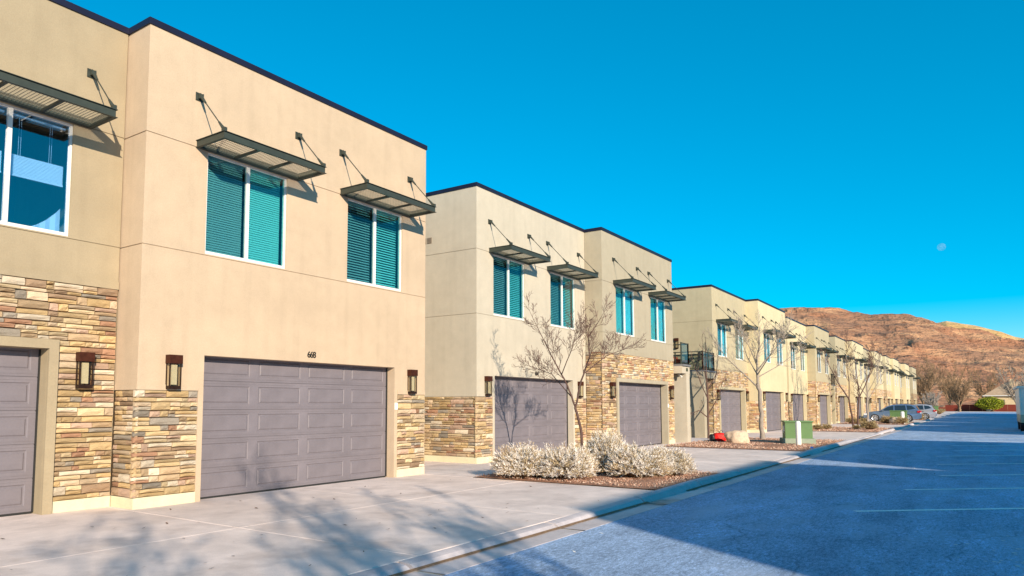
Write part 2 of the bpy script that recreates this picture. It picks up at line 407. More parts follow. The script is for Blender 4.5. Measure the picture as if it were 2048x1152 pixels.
ZR, ZJ, ZL = 7.76, 5.98, 4.15
doors = {}
NUMS = {}
def garage_door(parent, x, w, y, full=True, h=2.5):
    key = round(w, 2)
    if key not in doors: doors[key] = door_meshes(w, h)
    sec, pan, rh, pw = doors[key]
    b = MB(); b.box(0, w, .052, .07, 0, h); b.box(-.02, 0, -.03, .03, 0, h, 1); b.box(w, w+.02, -.03, .03, 0, h, 1); b.box(0, w, -.01, .05, -.02, .012, 1)
    d = b.obj('garage_door', [M['door'], M['rubber']], parent, (x, y, .02))
    for r in range(5):
        inst('door_section', sec, d, (0, 0, r*rh))
        if full:
            for c in range(4): inst('door_panel', pan, d, (c*pw+.10, 0, r*rh+.095))
    return d

def house(X0, Yf, W, wall, label, stone='low', shift=0, blinds=('closed', 'half'), panes=('screened', 'teal'), side=1.0, near=2, number=None, keypad=False, depth=13.0, stone_from=None, rz=0, origin=None, group='townhouses in the terrace row', lamps=True, awn=True, side_stones=2.2, full_door=True, side_expose=0):
    h = empty('townhouse', (X0, Yf, 0), label, 'townhouse', group)
    if rz: h.rotation_euler = (0, 0, rz)
    stop = 3.46 if stone == 'full' else 1.84
    wins = [1.12+shift, 4.48+shift]; g0, g1 = 1.17+shift, 6.0+shift
    gz = 2.44; rev = .26
    tr = .14 if stone == 'full' else .10
    F = lambda u, z, d: (u, d, z)
    wm = MB()
    cells = [(-1, W+1, ZJ-.009, ZJ+.009, .014, False), (-1, W+1, ZL-.009, ZL+.009, .014, False)]
    cells += [(0.0, g0-tr, .17, stop, .045, False), (g1+tr, W, .17, stop, .045, False)]
    if stone == 'full': cells += [(g0-tr, g1+tr, gz+tr, stop, .045, False)]
    cells += [(g0, g1, -1, gz, rev, True)]
    for w in wins: cells += [(w, w+WW, ZL+.03, ZL+.03+WH, .10, True)]
    facade(wm, F, 0, W, 0, ZR, cells)
    # belt above the stone
    def seg(a, b, z0, z1, pr):
        wm.box(a, b, -pr, 0, z0, z1)
    if stone == 'full': seg(-.012, W, stop, stop+.13, .02)
    else: seg(-.012, g0-tr, stop, stop+.09, .012); seg(g1+tr, W, stop, stop+.09, .012)
    if stone == 'full':
        wm.box(g0-tr, g0-.002, -.055, -.0, 0, gz+tr); wm.box(g1+.002, g1+tr, -.055, 0, 0, gz+tr); wm.box(g0-.002, g1+.002, -.055, 0, gz+.002, gz+tr)
        wm.box(g0-tr, g0-.002, -.0, .05, .17, gz+tr); wm.box(g1+.002, g1+tr, 0, .05, .17, gz+tr)
    # left side wall (toward the camera end), heightfield with exposed joint and stone
    FS = lambda u, z, d: (d, u, z)
    sc = [(-1, depth+1, ZJ-.009, ZJ+.009, .014, False), (-1, depth+1, ZL-.009, ZL+.009, .014, False)]
    if side > 0: sc += [(0, depth, .17, stop, .045, False)]
    facade(wm, FS, 0, depth, 0, ZR, sc)
    if side > 0: wm.box(-.012, 0, 0, min(depth, side), stop, stop+.09)
    wm.quad((W, 0, 0), (W, depth, 0), (W, depth, ZR), (W, 0, ZR)); wm.quad((W, depth, 0), (0, depth, 0), (0, depth, ZR), (W, depth, ZR))
    wm.obj('wall', M[wall], h)
    # plinth band, painted paler, 2 mm proud
    for k_, bx in enumerate([(.0, g0-tr-.001, -.003, .0), (g1+tr+.001, W, -.003, 0), (-.003, -.0005, -.003, depth)]):
        if k_ == 2 and side <= 0: continue
        pm = MB(); pm.box(*bx, 0, .17); pm.obj('plinth', M['plinth'], h)
    mo = MB(); e = .039
    mo.quad((0, e, .17), (g0-tr, e, .17), (g0-tr, e, stop), (0, e, stop)); mo.quad((g1+tr, e, .17), (W, e, .17), (W, e, stop), (g1+tr, e, stop))
    if stone == 'full': mo.quad((g0-tr, e, gz+tr), (g1+tr, e, gz+tr), (g1+tr, e, stop), (g0-tr, e, stop))
    if side > 0: mo.quad((e, depth, .17), (e, 0, .17), (e, 0, stop), (e, depth, stop))
    mo.obj('mortar', M['mortar'], h)
    # roof + coping
    ro = MB(); ro.quad((0, 0, ZR-.25), (W, 0, ZR-.25), (W, depth, ZR-.25), (0, depth, ZR-.25)); ro.obj('roof', M['roof'], h)
    cp = MB(); o_ = .025; t_ = .22
    cp.box(-o_, W+o_, -o_, t_, ZR, ZR+.105); cp.box(-o_, t_, t_, depth+o_, ZR, ZR+.105); cp.box(W-t_, W+o_, t_, depth+o_, ZR, ZR+.105); cp.box(t_, W-t_, depth-t_, depth+o_, ZR, ZR+.105)
    for q in range(1, int(W/3)+1): cp.box(q*3.05-.01, q*3.05+.01, -o_-.002, t_, ZR-.001, ZR+.107)
    cp.obj('coping', M['coping'], h)
    it = MB(); it.quad((0, .3, 6.6), (W, .3, 6.6), (W, 4, 6.6), (0, 4, 6.6)); it.quad((0, 4, 3.3), (W, 4, 3.3), (W, 4, 6.6), (0, 4, 6.6)); it.quad((0, .3, 3.3), (W, .3, 3.3), (W, 4, 3.3), (0, 4, 3.3))
    it.quad((g0-.3, .45, 0), (g1+.3, .45, 0), (g1+.3, .45, 3), (g0-.3, .45, 3))
    it.obj('interior', M['ceil'], h)
    # stone
    seed = int(abs(X0)*100)+1
    fs = stone_rows(-.035 if side > 0 else .004, W-.002, .17, stop, [(g0-tr, g1+tr, 0, gz+tr if stone == 'full' else 9)], seed)
    if stone != 'full': fs = [s for s in fs]
    ss = stone_rows(.0, (side if near == 2 else side), .17, stop, [], seed+5) if side > 0 else []
    sfn = lambda u, z, d: (d, u, z)
    rest = MB()
    if near == 2:
        lo = stone_from if stone_from is not None else -9
        vis = sorted([s for s in fs if s[0] >= lo], key=lambda s: s[0]); inv = [s for s in fs if s[0] < lo]
        svis = [s for s in ss if s[0] < side_stones]; sinv = [s for s in ss if s[0] >= side_stones]
        # side stones are rotated -90 deg: local x runs along -Y, so place from the far end
        r = random.Random(5)
        ns = min(len(svis), 150)
        svis.sort(key=lambda s: s[0])
        for (a, b, c, d, pr, mi) in svis[:ns]:
            inst('stone', STONE_MESH[mi][r.randrange(4)], h, (.04, b-.003, c+.003), -math.pi/2, (b-a-.006, pr, d-c-.006))
        sinv += svis[ns:]
        rem = place_stones(vis, F, 0, h, 300-ns)
        joined_stones(rest, rem+inv, F); joined_stones(rest, sinv, sfn)
    else:
        joined_stones(rest, fs, F, detailed=near == 1); joined_stones(rest, ss, sfn, detailed=near == 1)
    if rest.v: rest.obj('stonework', STM, h, kind='stuff')
    # windows + awnings
    for k, w in enumerate(wins):
        wo = inst('window', wf, h, (w, .035, ZL+.03))
        pl, pr = panes
        inst('pane', PANES[{'teal': 'teal_l', 'deep': 'deep_l', 'dark': 'dark_l'}.get(pl, pl)], wo); inst('pane', PANES[pr], wo)
        if blinds[k]: inst('blind', BLINDS[blinds[k]], wo)
        if blinds[k] == 'pleated': inst('curtain', CLOTH, wo)
        if awn:
            a = inst('awning', aw_f, h, (w-.22, -.001, 5.965))
            inst('mesh_infill', aw_g, a)
            for q in (1, 2): inst('cross_bar', aw_c, a, (AW*q/3, 0, 0))
            for x in (.02, AW-.02):
                inst('wall_plate', aw_p, a, (x, 0, .895)); inst('tie_rod', aw_r, a, (x, 0, .895))
    d = garage_door(h, g0+.02, g1-g0-.04, rev-.02, full=full_door)
    if lamps:
        yl = -.035 if stone == 'full' else 0
        for x in (.58+shift*.3, W-.52):
            l = inst('wall_lamp', la[0], h, (x, yl, 1.88)); inst('lamp_cap', la[1], l); inst('lamp_glass', la[2], l); inst('diffuser', la[3], l)
    if number:
        if number not in NUMS: NUMS[number] = text_mesh(number, .17, .008, M['black'])
        n = inst('house_number', NUMS[number], h, ((g0+g1)/2-.04, -.01, 2.53)); n.rotation_euler = (math.pi/2, 0, 0)
    if keypad:
        kp = MB(); kp.box(-.04, .04, -.022, 0, 0, .15); kp.box(-.03, .03, -.026, -.022, .05, .13)
        kp.obj('door_keypad', M['white'], h, (g1+.06 if stone == 'full' else g1+.05, -.056 if stone == 'full' else 0, 1.5))
    return h

# ------------------------------------------------------------------ ground, road, kerb, driveway, beds
G = {}
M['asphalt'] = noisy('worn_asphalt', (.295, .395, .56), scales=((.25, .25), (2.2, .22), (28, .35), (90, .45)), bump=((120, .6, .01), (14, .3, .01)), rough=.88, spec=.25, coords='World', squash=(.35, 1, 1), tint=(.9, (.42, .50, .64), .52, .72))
n = M['asphalt'].node_tree; L = n.links; b = n.nodes['Principled BSDF']; src = b.inputs['Base Color'].links[0].from_socket
geo = n.nodes.new('ShaderNodeNewGeometry'); wn = n.nodes.new('ShaderNodeTexNoise'); wn.inputs['Scale'].default_value = .9; L.new(geo.outputs['Position'], wn.inputs['Vector'])
av = n.nodes.new('ShaderNodeVectorMath'); av.operation = 'MULTIPLY_ADD'; av.inputs[1].default_value = (1.6, 1.6, 0); L.new(wn.outputs['Color'], av.inputs[0]); L.new(geo.outputs['Position'], av.inputs[2])
vo = n.nodes.new('ShaderNodeTexVoronoi'); vo.feature = 'DISTANCE_TO_EDGE'; vo.inputs['Scale'].default_value = .22; L.new(av.outputs[0], vo.inputs['Vector'])
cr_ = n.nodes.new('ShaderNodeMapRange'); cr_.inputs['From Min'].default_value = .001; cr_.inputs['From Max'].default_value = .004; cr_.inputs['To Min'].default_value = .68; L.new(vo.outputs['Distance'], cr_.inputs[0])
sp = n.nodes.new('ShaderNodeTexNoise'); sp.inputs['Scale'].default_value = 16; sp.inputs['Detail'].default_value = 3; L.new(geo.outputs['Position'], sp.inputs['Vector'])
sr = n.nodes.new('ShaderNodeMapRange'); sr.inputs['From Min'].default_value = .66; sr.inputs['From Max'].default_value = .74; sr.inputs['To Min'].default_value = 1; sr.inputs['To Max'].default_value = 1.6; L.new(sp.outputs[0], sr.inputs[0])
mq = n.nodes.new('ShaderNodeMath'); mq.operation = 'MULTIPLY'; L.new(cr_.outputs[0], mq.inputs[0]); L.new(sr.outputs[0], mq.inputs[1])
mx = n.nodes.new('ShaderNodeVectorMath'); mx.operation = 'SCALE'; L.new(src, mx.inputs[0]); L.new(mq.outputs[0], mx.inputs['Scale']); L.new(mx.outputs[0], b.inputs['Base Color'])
M['concrete'] = noisy('driveway_concrete', (.74, .62, .575), scales=((.35, .14), (2.5, .10), (60, .07)), bump=((90, .35, .004), (1.2, .2, .02)), rough=.85, spec=.2, coords='World', rnd=.03, tint=(.9, (.54, .445, .41), .50, .70))
M['kerb'] = noisy('kerb_concrete', (.54, .48, .49), scales=((.5, .14), (6, .1), (60, .08)), bump=((80, .4, .005),), coords='World', rnd=.05)
M['gutter'] = noisy('gutter_concrete', (.60, .53, .53), scales=((.5, .15), (6, .1), (60, .08)), bump=((80, .4, .005),), coords='World', rnd=.05, tint=(.7, (.28, .22, .17), .55, .75))
M['dirt'] = noisy('desert_dirt', (.42, .27, .17), scales=((.05, .2), (.6, .15)), bump=((3, .4, .1),), coords='World')
M['gravelbed'] = noisy('red_gravel_soil', (.38, .20, .13), scales=((1.2, .15), (25, .3)), bump=((45, 1, .03),), coords='World')
M['joint'] = simple('joint_sealant', (.72, .68, .62), .9)
M['paint'] = noisy('worn_road_paint', (.92, .92, .90), scales=((3, .08), (30, .2)), bump=(), coords='World', tint=(14, (.35, .38, .42), .64, .74))
YK0, YK1, YG = 4.97, 4.73, 4.37        # kerb back, kerb foot, gutter/asphalt seam
ZA = -.06
g = MB(); s = 4000
g.quad((-s, -s, -.45), (s, -s, -.45), (s, s, -.45), (-s, s, -.45)); g.obj('ground', M['dirt'], kind='structure')
rd = MB()
xs = [-30, -10, 0, 10, 20, 40, 80, 140, 214]
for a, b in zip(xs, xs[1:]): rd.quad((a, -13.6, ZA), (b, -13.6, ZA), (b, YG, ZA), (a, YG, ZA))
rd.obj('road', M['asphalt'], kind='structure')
# far cross pavement where the lane ends
fp = MB(); fp.box(214, 222, -30, 30, -.3, -.02); fp.obj('pavement', M['concrete'], kind='structure')
# gutter pan, kerb segments
gu = MB(); gu.box(-30, 214, YG, YK1+.05, -.3, ZA-.012); gu.obj('gutter_bed', M['joint'], kind='structure')
gut = empty('gutter', (0, 0, 0), 'x', 'x'); gut['kind'] = 'structure'; del gut['label']; del gut['category']
ker = empty('kerb', (0, 0, 0), 'x', 'x'); ker['kind'] = 'structure'; del ker['label']; del ker['category']
gp = MB(); gp.quad((0, YG, ZA+.004), (2.99, YG, ZA+.004), (2.99, YK1+.03, ZA-.006), (0, YK1+.03, ZA-.006)); gp.quad((0, YG, -.2), (2.99, YG, -.2), (2.99, YG, ZA+.004), (0, YG, ZA+.004)); gpm = gp.mesh('gutter_slab', M['gutter'])
def kerb_mesh(h0, h1):      # top height at either end
    k = MB(); n = 8
    for x, hz in ((0, h0), (2.99, h1)):
        prof = [(YK1, ZA-.02), (YK1+.02, ZA+.006), (YK1+.05, ZA+.4*(hz-ZA)), (YK1+.09, ZA+.8*(hz-ZA)), (YK1+.14, hz-.004), (YK1+.19, hz), (YK0-.006, min(hz, .02) if hz < .02 else hz), (YK0-.004, -.2)]
        k.v += [(x, p[0], p[1]) for p in prof]
    for i in range(n-1): k.face((i, i+n, i+n+1, i+1))
    k.face(range(n)); k.face(range(2*n-1, n-1, -1))
    return k.mesh('kerb_stone', M['kerb'])
kcache = {}
def kh(x):
    d = min([0 if a <= x <= b else min(abs(x-a), abs(x-b)) for a, b in ((12.9, 17.2), (27, 36.3), (48, 57.5), (68, 77), (90, 97))])
    return round(-.004+.066*max(0, 1-d/2.2), 3)
for i in range(-10, 60):
    x = i*3.05-.4; key = (kh(x), kh(x+3))
    if key not in kcache: kcache[key] = kerb_mesh(*key)
    inst('gutter_slab', gpm, gut, (x, 0, 0)); inst('kerb_stone', kcache[key], ker, (x, 0, 0))
gt = MB(); gt.box(182.6, 214, YG, YK0, -.2, -.04); gt.obj('kerb_stone', M['kerb'], ker)
rr = random.Random(4); gg = MB()
for i in range(520):
    x = -2+i*.11; w0, w1 = .012+.03*abs(noise.noise(Vector((x*1.3, 0, 0)))), .012+.03*abs(noise.noise(Vector((x*1.3+.143, 0, 0))))
    if noise.noise(Vector((x*.35, 5, 0))) > .25: continue
    gg.quad((x, YK1-w0*1.6, ZA+.006), (x+.11, YK1-w1*1.6, ZA+.006), (x+.11, YK1+.02, ZA+.018), (x, YK1+.02, ZA+.018))
gg.obj('gutter_grit', noisy('brown_grit', (.24, .15, .09), scales=((20, .3),), bump=((60, .8, .01),), coords='World'), kind='stuff')
# driveway slabs
BEDS = [(-14, -8), (13.1, 17.2), (27.0, 36.3), (48.0, 57.5), (68, 77), (90, 97)]
apron = empty('driveway', (0, 0, 0), 'x', 'x'); apron['kind'] = 'structure'; del apron['label']; del apron['category']
jb = MB(); jb.quad((-30, YK0, -.006), (214, YK0, -.006), (214, 26, -.006), (-30, 26, -.006)); jb.obj('joint_filler', M['joint'], apron)
r = random.Random(11)
def slab(x0, x1, y0, y1):
    b = MB(); g_ = .005; bw = .006; z = r.uniform(-.001, .001)
    a = [b.vert(p) for p in ((x0+g_, y0+g_, z-.02), (x1-g_, y0+g_, z-.02), (x1-g_, y1-g_, z-.02), (x0+g_, y1-g_, z-.02))]
    c = [b.vert(p) for p in ((x0+g_, y0+g_, z-bw), (x1-g_, y0+g_, z-bw), (x1-g_, y1-g_, z-bw), (x0+g_, y1-g_, z-bw))]
    d = [b.vert(p) for p in ((x0+g_+bw, y0+g_+bw, z), (x1-g_-bw, y0+g_+bw, z), (x1-g_-bw, y1-g_-bw, z), (x0+g_+bw, y1-g_-bw, z))]
    for p, q in ((a, c), (c, d)):
        for k in range(4): b.face((p[k], p[(k+1) % 4], q[(k+1) % 4], q[k]))
    b.face(d); b.obj('slab', M['concrete'], apron)
xcuts = [-20, -14, -8, -4.0, -.6, 2.6, 6.0, 9.41, 13.1, 17.2, 20.5, 23.8, 27.0, 31.5, 36.3, 40.2, 44.1, 48.0, 57.5, 62.7, 68.0, 77, 83.5, 90, 97, 108, 120, 135, 150, 180, 214]
for a, b in zip(xcuts, xcuts[1:]):
    bed = any(a >= p-.01 and b <= q+.01 for p, q in BEDS)
    if not bed: slab(a, b, YK0, 8.0)
    slab(a, b, 8.0 if not bed else (9.3 if a == 13.1 else 10.2), 12.2); slab(a, b, 12.2, 20)
    if bed and a in (27.0, 31.5): pass
def bed(x0, x1, y0=YK0+.05, y1=10.2, seed=0):
    nx, ny = int((x1-x0)/.22), int((y1-y0)/.22); b = MB(); rr = random.Random(seed)
    for j in range(ny+1):
        for i in range(nx+1):
            u, v = i/nx, j/ny; e = min(u, 1-u, v, 1-v); z = -.0+min(1, e*6)*(.035+.05*noise.noise((x0+u*(x1-x0), v*5, seed)))+.012*rr.random()
            b.v.append((x0+u*(x1-x0), y0+v*(y1-y0), z+.006))
    for j in range(ny):
        for i in range(nx):
            a = j*(nx+1)+i; b.face((a, a+1, a+nx+2, a+nx+1))
    b.obj('planting_bed', M['gravelbed'], smooth=True, kind='structure')
    p = MB(); cols_ = len(GRM)
    n_ = min(9000, int((x1-x0)*(y1-y0)*(230 if x0 < 20 else 90 if x0 < 40 else 30)))
    sz = .011 if x0 < 20 else .018 if x0 < 40 else .03
    for _ in range(n_):
        x = rr.uniform(x0+.03, x1-.03); y = rr.uniform(y0+.03, y1-.03); q = sz*rr.uniform(.6, 1.7); z = .05; i = len(p.v); an = rr.uniform(0, 3)
        for dx, dy in ((1, 0), (-.5, .87), (-.5, -.87)):
            cx_, cy_ = dx*math.cos(an)-dy*math.sin(an), dx*math.sin(an)+dy*math.cos(an); p.v.append((x+cx_*q, y+cy_*q, z-.01))
        p.v.append((x, y, z+q*.9)); mi = rr.randrange(cols_)
        for f in ((0, 1, 3), (1, 2, 3), (2, 0, 3)): p.face([i+k for k in f], mi)
    p.obj('gravel', GRM, kind='stuff')
GRM = [simple('gravel_%d' % i, c, .9) for i, c in enumerate([(.45, .25, .17), (.36, .19, .13), (.5, .33, .25), (.3, .17, .13), (.55, .42, .33)])]
for i, (a, b) in enumerate(BEDS[1:]): bed(a+.02, b-.02, y1=9.3 if i == 0 else 10.2, seed=i)

# angled parking stripes on the asphalt
dv = Vector((.665, -.747, 0)); pv = Vector((.747, .665, 0))
for k in range(34):
    x = 12.75+3.78*k; y0 = 1.7 if k == 0 else 1.1+.25*math.sin(k*2.1); a = Vector((x, y0, ZA+.004)); b = a+dv*5.3; w = pv*(.065 if k < 6 else .08)
    st = MB(); st.quad(a-w, b-w, b+w, a+w)
    o = st.obj('parking_stripe', M['paint'], kind='structure')

# ------------------------------------------------------------------ the row of townhouses
house(-.99, 11.32, 7.03, 'sand', 'sandy grey townhouse cut by the left edge, with pleated window shade', 'full', 0.0, ('pleated', 'pleated'), ('deep', 'deep'), side=0, near=2, stone_from=4.6, keypad=False)
house(6.06, 10.69, 7.07, 'peach', 'peach stucco townhouse numbered 668 with wide taupe garage door', 'low', 0, ('closed', 'half'), ('screened', 'teal'), side=.63, near=2, number='668', keypad=True)
house(16.16, 11.32, 6.7, 'cream', 'cream townhouse numbered 664 behind the forked bare tree', 'low', -.27, ('half', 'half'), ('screened', 'teal'), side=4.0, side_stones=2.3, near=2, number='664')
house(22.88, 10.66, 7.0, 'greige', 'greige townhouse with tall stone front joined to number 664', 'full', .03, ('closed', 'closed'), ('teal', 'blue'), side=.66, near=2, keypad=True)
rows = [
 (37.28, 11.2, 6.65, 'khaki', 'full', 'khaki townhouse with stone front beside the balcony, behind the red bag', 4.0, 1),
 (43.93, 10.5, 7.1, 'butter', 'low', 'butter cream townhouse behind and right of the tall pale bare tree', .7, 1),
 (54.0, 11.0, 6.75, 'butter', 'low', 'butter cream townhouse just beyond the green utility box', 3.0, 1),
 (60.75, 10.40, 6.6, 'khaki', 'full', 'khaki townhouse with dark ledge stone corner right of the utility box', .6, 1),
 (71.2, 10.5, 6.2, 'khaki', 'full', 'khaki townhouse behind the tree with three thin trunks', 3.0, 0),
 (77.4, 9.92, 7.6, 'butter', 'low', 'butter cream townhouse in front of the nose of the blue car', .6, 0),
 (88.0, 10.33, 5.6, 'khaki', 'low', 'recessed khaki townhouse just beyond the gap behind the blue car', 3.0, 0),
 (93.6, 9.78, 7.8, 'butter', 'full', 'townhouse with stone front above the roof of the blue car', .6, 0),
 (103.5, 9.65, 5.9, 'butter', 'full', 'townhouse with stone front above the rear of the blue car', 3.0, 0),
 (109.4, 9.32, 7.6, 'butter', 'low', 'bright cream townhouse above the gap between the two parked cars', .6, 0),
 (119.4, 9.63, 5.0, 'khaki', 'full', 'recessed townhouse third from the far end of the row', 3.0, 0),
 (124.4, 9.10, 7.2, 'butter', 'low', 'second last townhouse of the row', .6, 0),
 (135.7, 8.98, 8.6, 'khaki', 'full', 'last townhouse of the row, showing its broad side wall', 4.0, 0)]
for i, (x, y, w, mat, st, lab, sd_, nr) in enumerate(rows):
    bl = [('closed', 'closed'), ('half', 'open'), ('half', 'closed'), (None, None)][i % 4]
    house(x, y, w, mat, lab, st, min(0, w-7.05)*.6, bl, ('screened', 'blue') if i in (0, 1) else ('dark', 'teal') if i < 4 else ('dark', 'dark'), side=sd_, near=nr, full_door=nr == 1, keypad=nr == 1 and i % 2 == 1)


# vents high on the side wall of number 664
vt = MB()
for y in (1.60, 1.80):
    vt.box(-.012, 0, y, y+.16, 6.33, 6.50); 
    for k in range(4): vt.box(-.02, -.012, y+.015, y+.145, 6.35+k*.037, 6.37+k*.037)
vh = [o for o in bpy.data.objects if o.get('label', '').startswith('cream townhouse numbered 664')][0]
vt.obj('wall_vent', noisy('vent_grille', (.22, .18, .14), bump=()), vh)

# ------------------------------------------------------------------ porch and balconies
def rail(mb_, gb, a, b, z0, z1, posts=2):
    a, b = Vector(a), Vector(b)
    mb_.bar((*a[:2], z1), (*b[:2], z1), .024, 6); mb_.bar((*a[:2], z0+.08), (*b[:2], z0+.08), .018, 6)
    for k in range(posts+1):
        p = a.lerp(b, k/posts); mb_.box(p.x-.026, p.x+.026, p.y-.026, p.y+.026, z0, z1+.03)
    n = Vector((b.y-a.y, a.x-b.x, 0)).normalized()*.005
    for s_ in (1,):
        gb.quad((a.x+n.x, a.y+n.y, z0+.1), (b.x+n.x, b.y+n.y, z0+.1), (b.x+n.x, b.y+n.y, z1-.03), (a.x+n.x, a.y+n.y, z1-.03))
def balcony(x0, x1, yf, yb, label, cols, beam=True, wall='cream'):
    t = empty('balcony', (x0, yf, 0), label, 'balcony', 'balconies between the townhouses')
    W, D = x1-x0, yb-yf
    for cx_ in cols:
        c = MB(); c.box(cx_, cx_+.42, 0, .95, 0, 2.95); c.obj('column', M[wall], t)
    b = MB(); b.box(-.0, W, 0, D, 2.952, 3.26); b.obj('deck', M[wall], t)
    b = MB(); b.box(-.0, W+.06, -.06, D, 3.262, 3.34); b.obj('ledge', simple('grey_ledge', (.16, .16, .17), .7), t)
    rb, gb = MB(), MB()
    rail(rb, gb, (.04, .04, 0), (W-.04, .04, 0), 3.34, 4.25, 1 if W < 1 else 2); rail(rb, gb, (W-.04, .04, 0), (W-.04, D-.1, 0), 3.34, 4.25, 2)
    if W > 1: rail(rb, gb, (.04, .04, 0), (.04, D-.1, 0), 3.34, 4.25, 2)
    rb.obj('railing', M['steel'], t); gb.obj('rail_glass', M['railglass'], t)
    return t
b1 = balcony(29.90, 30.86, 10.30, 13.5, 'narrow balcony over a pale column at the end of the greige stone townhouse', (.50,))
sc_ = MB(); sc_.box(-.03, .03, -.03, .03, 0, .06); sc_.bar((0, 0, 0), (-.06, -.1, -.06), .035, 8); sc_.bar((-.06, -.1, -.06), (-.085, -.14, -.085), .03, 8)
sc_.obj('security_camera', M['white'], b1, (.36, .25, 2.89))
pq = MB(); pq.box(-.10, .10, -.015, 0, -.07, .07); pq.obj('address_plate', simple('dark_plate', (.05, .06, .03), .5), b1, (.60, -.002, 3.12))
b2 = balcony(35.35, 37.26, 11.12, 14.0, 'balcony with dark glass railing on the side of the khaki townhouse, above the young tree', (.02,), wall='greige')
balcony(67.4, 68.9, 10.3, 13.5, 'distant balcony in the gap before the three trunk tree', (.9,), wall='khaki')
balcony(131.7, 133.4, 9.2, 12.0, 'farthest balcony just before the last townhouse', (.9,), wall='khaki')
def sofa(x, y, z, rz, label):
    t = empty('patio_sofa', (x, y, z), label, 'sofa', rz=rz); mm = noisy('russet_wicker', (.16, .035, .02), scales=((20, .3),), bump=((80, .5, .01),)); cc = noisy('dark_cushion', (.03, .03, .035), bump=())
    a = MB(); a.box(0, 1.3, 0, .7, 0, .34); a.box(0, 1.3, .58, .7, .342, .75); a.box(0, .12, 0, .578, .342, .58); a.box(1.18, 1.3, 0, .578, .342, .58); a.obj('frame', mm, t)
    for k in range(2): c = MB(); c.box(.13+k*.525, .645+k*.525, .01, .57, .345, .47); c.obj('cushion', cc, t)
sofa(35.5, 12.3, 3.342, 0, 'russet wicker sofa on the balcony of the khaki townhouse')
sofa(30.0, 12.0, 3.342, R(0), 'russet wicker sofa on the narrow balcony')
pu = empty('patio_umbrella', (36.2, 11.55, 3.342), 'folded dark umbrella leaning across the balcony railing', 'umbrella')
u_ = MB(); u_.bar((-.75, 0, .02), (.75, .25, .95), .03, 8, .02); u_.obj('pole', M['black'], pu)
u_ = MB(); u_.bar((.1, .1, .50), (.75, .25, .93), .05, 8, .09); u_.obj('canopy', M['black'], pu)
# lantern on the khaki side wall above the balcony
k_ = empty('lantern', (37.27, 13.1, 4.62), 'dark lantern mounted high on the khaki side wall above the narrow balcony', 'lantern', rz=-math.pi/2)
inst('lamp_body', la[0], k_); inst('lamp_cap', la[1], k_); inst('lamp_glass', la[2], k_)

# ------------------------------------------------------------------ trees
BARK = {'red': noisy('reddish_bark', (.11, .065, .055), scales=((6, .2), (40, .2)), bump=((30, .8, .01),)),
        'pale': noisy('pale_grey_bark', (.30, .25, .21), scales=((5, .2), (40, .15)), bump=((30, .8, .01),)),
        'tan': noisy('tan_bark', (.26, .165, .095), scales=((1, .2), (10, .2)), bump=()),
        'dark': noisy('dark_bark', (.14, .09, .065), scales=((6, .2),), bump=())}
def rdir(d, ang, rr):
    u = d.orthogonal().normalized(); w = d.cross(u); t = rr.uniform(0, 2*math.pi)
    return (d*math.cos(ang)+(u*math.cos(t)+w*math.sin(t))*math.sin(ang)).normalized()
def grow(mb, p, d, L, r0, lev, rr, minr, up, nchild, spread, wig):
    n = 4 if lev > 0 else 3; pts = [p.copy()]; rad = [r0]; q = p.copy(); dd = d.copy()
    for k in range(n):
        dd = (dd+Vector((rr.uniform(-1, 1), rr.uniform(-1, 1), rr.uniform(-1, 1)))*wig+Vector((0, 0, up))).normalized()
        q = q+dd*(L/n); pts.append(q.copy()); rad.append(max(minr, r0*(1-.75*(k+1)/n)))
    mb.tube(pts, rad, 4 if r0 > .02 else 3)
    if lev > 0:
        for c in range(nchild):
            t = (c+rr.uniform(.3, 1))/nchild*.92+.06; f = t*n; k = min(int(f), n-1); pp = pts[k].lerp(pts[k+1], f-k); dl = (pts[k+1]-pts[k]).normalized()
            grow(mb, pp, rdir(dl, R(spread)*rr.uniform(.7, 1.2), rr), L*rr.uniform(.42, .68)*(1.05-.4*t), max(minr, rad[k]*.55), lev-1, rr, minr, up, nchild, spread, wig)
RV = Vector((math.sin(yaw), -math.cos(yaw), 0)); DV = Vector((math.cos(yaw), math.sin(yaw), 0))
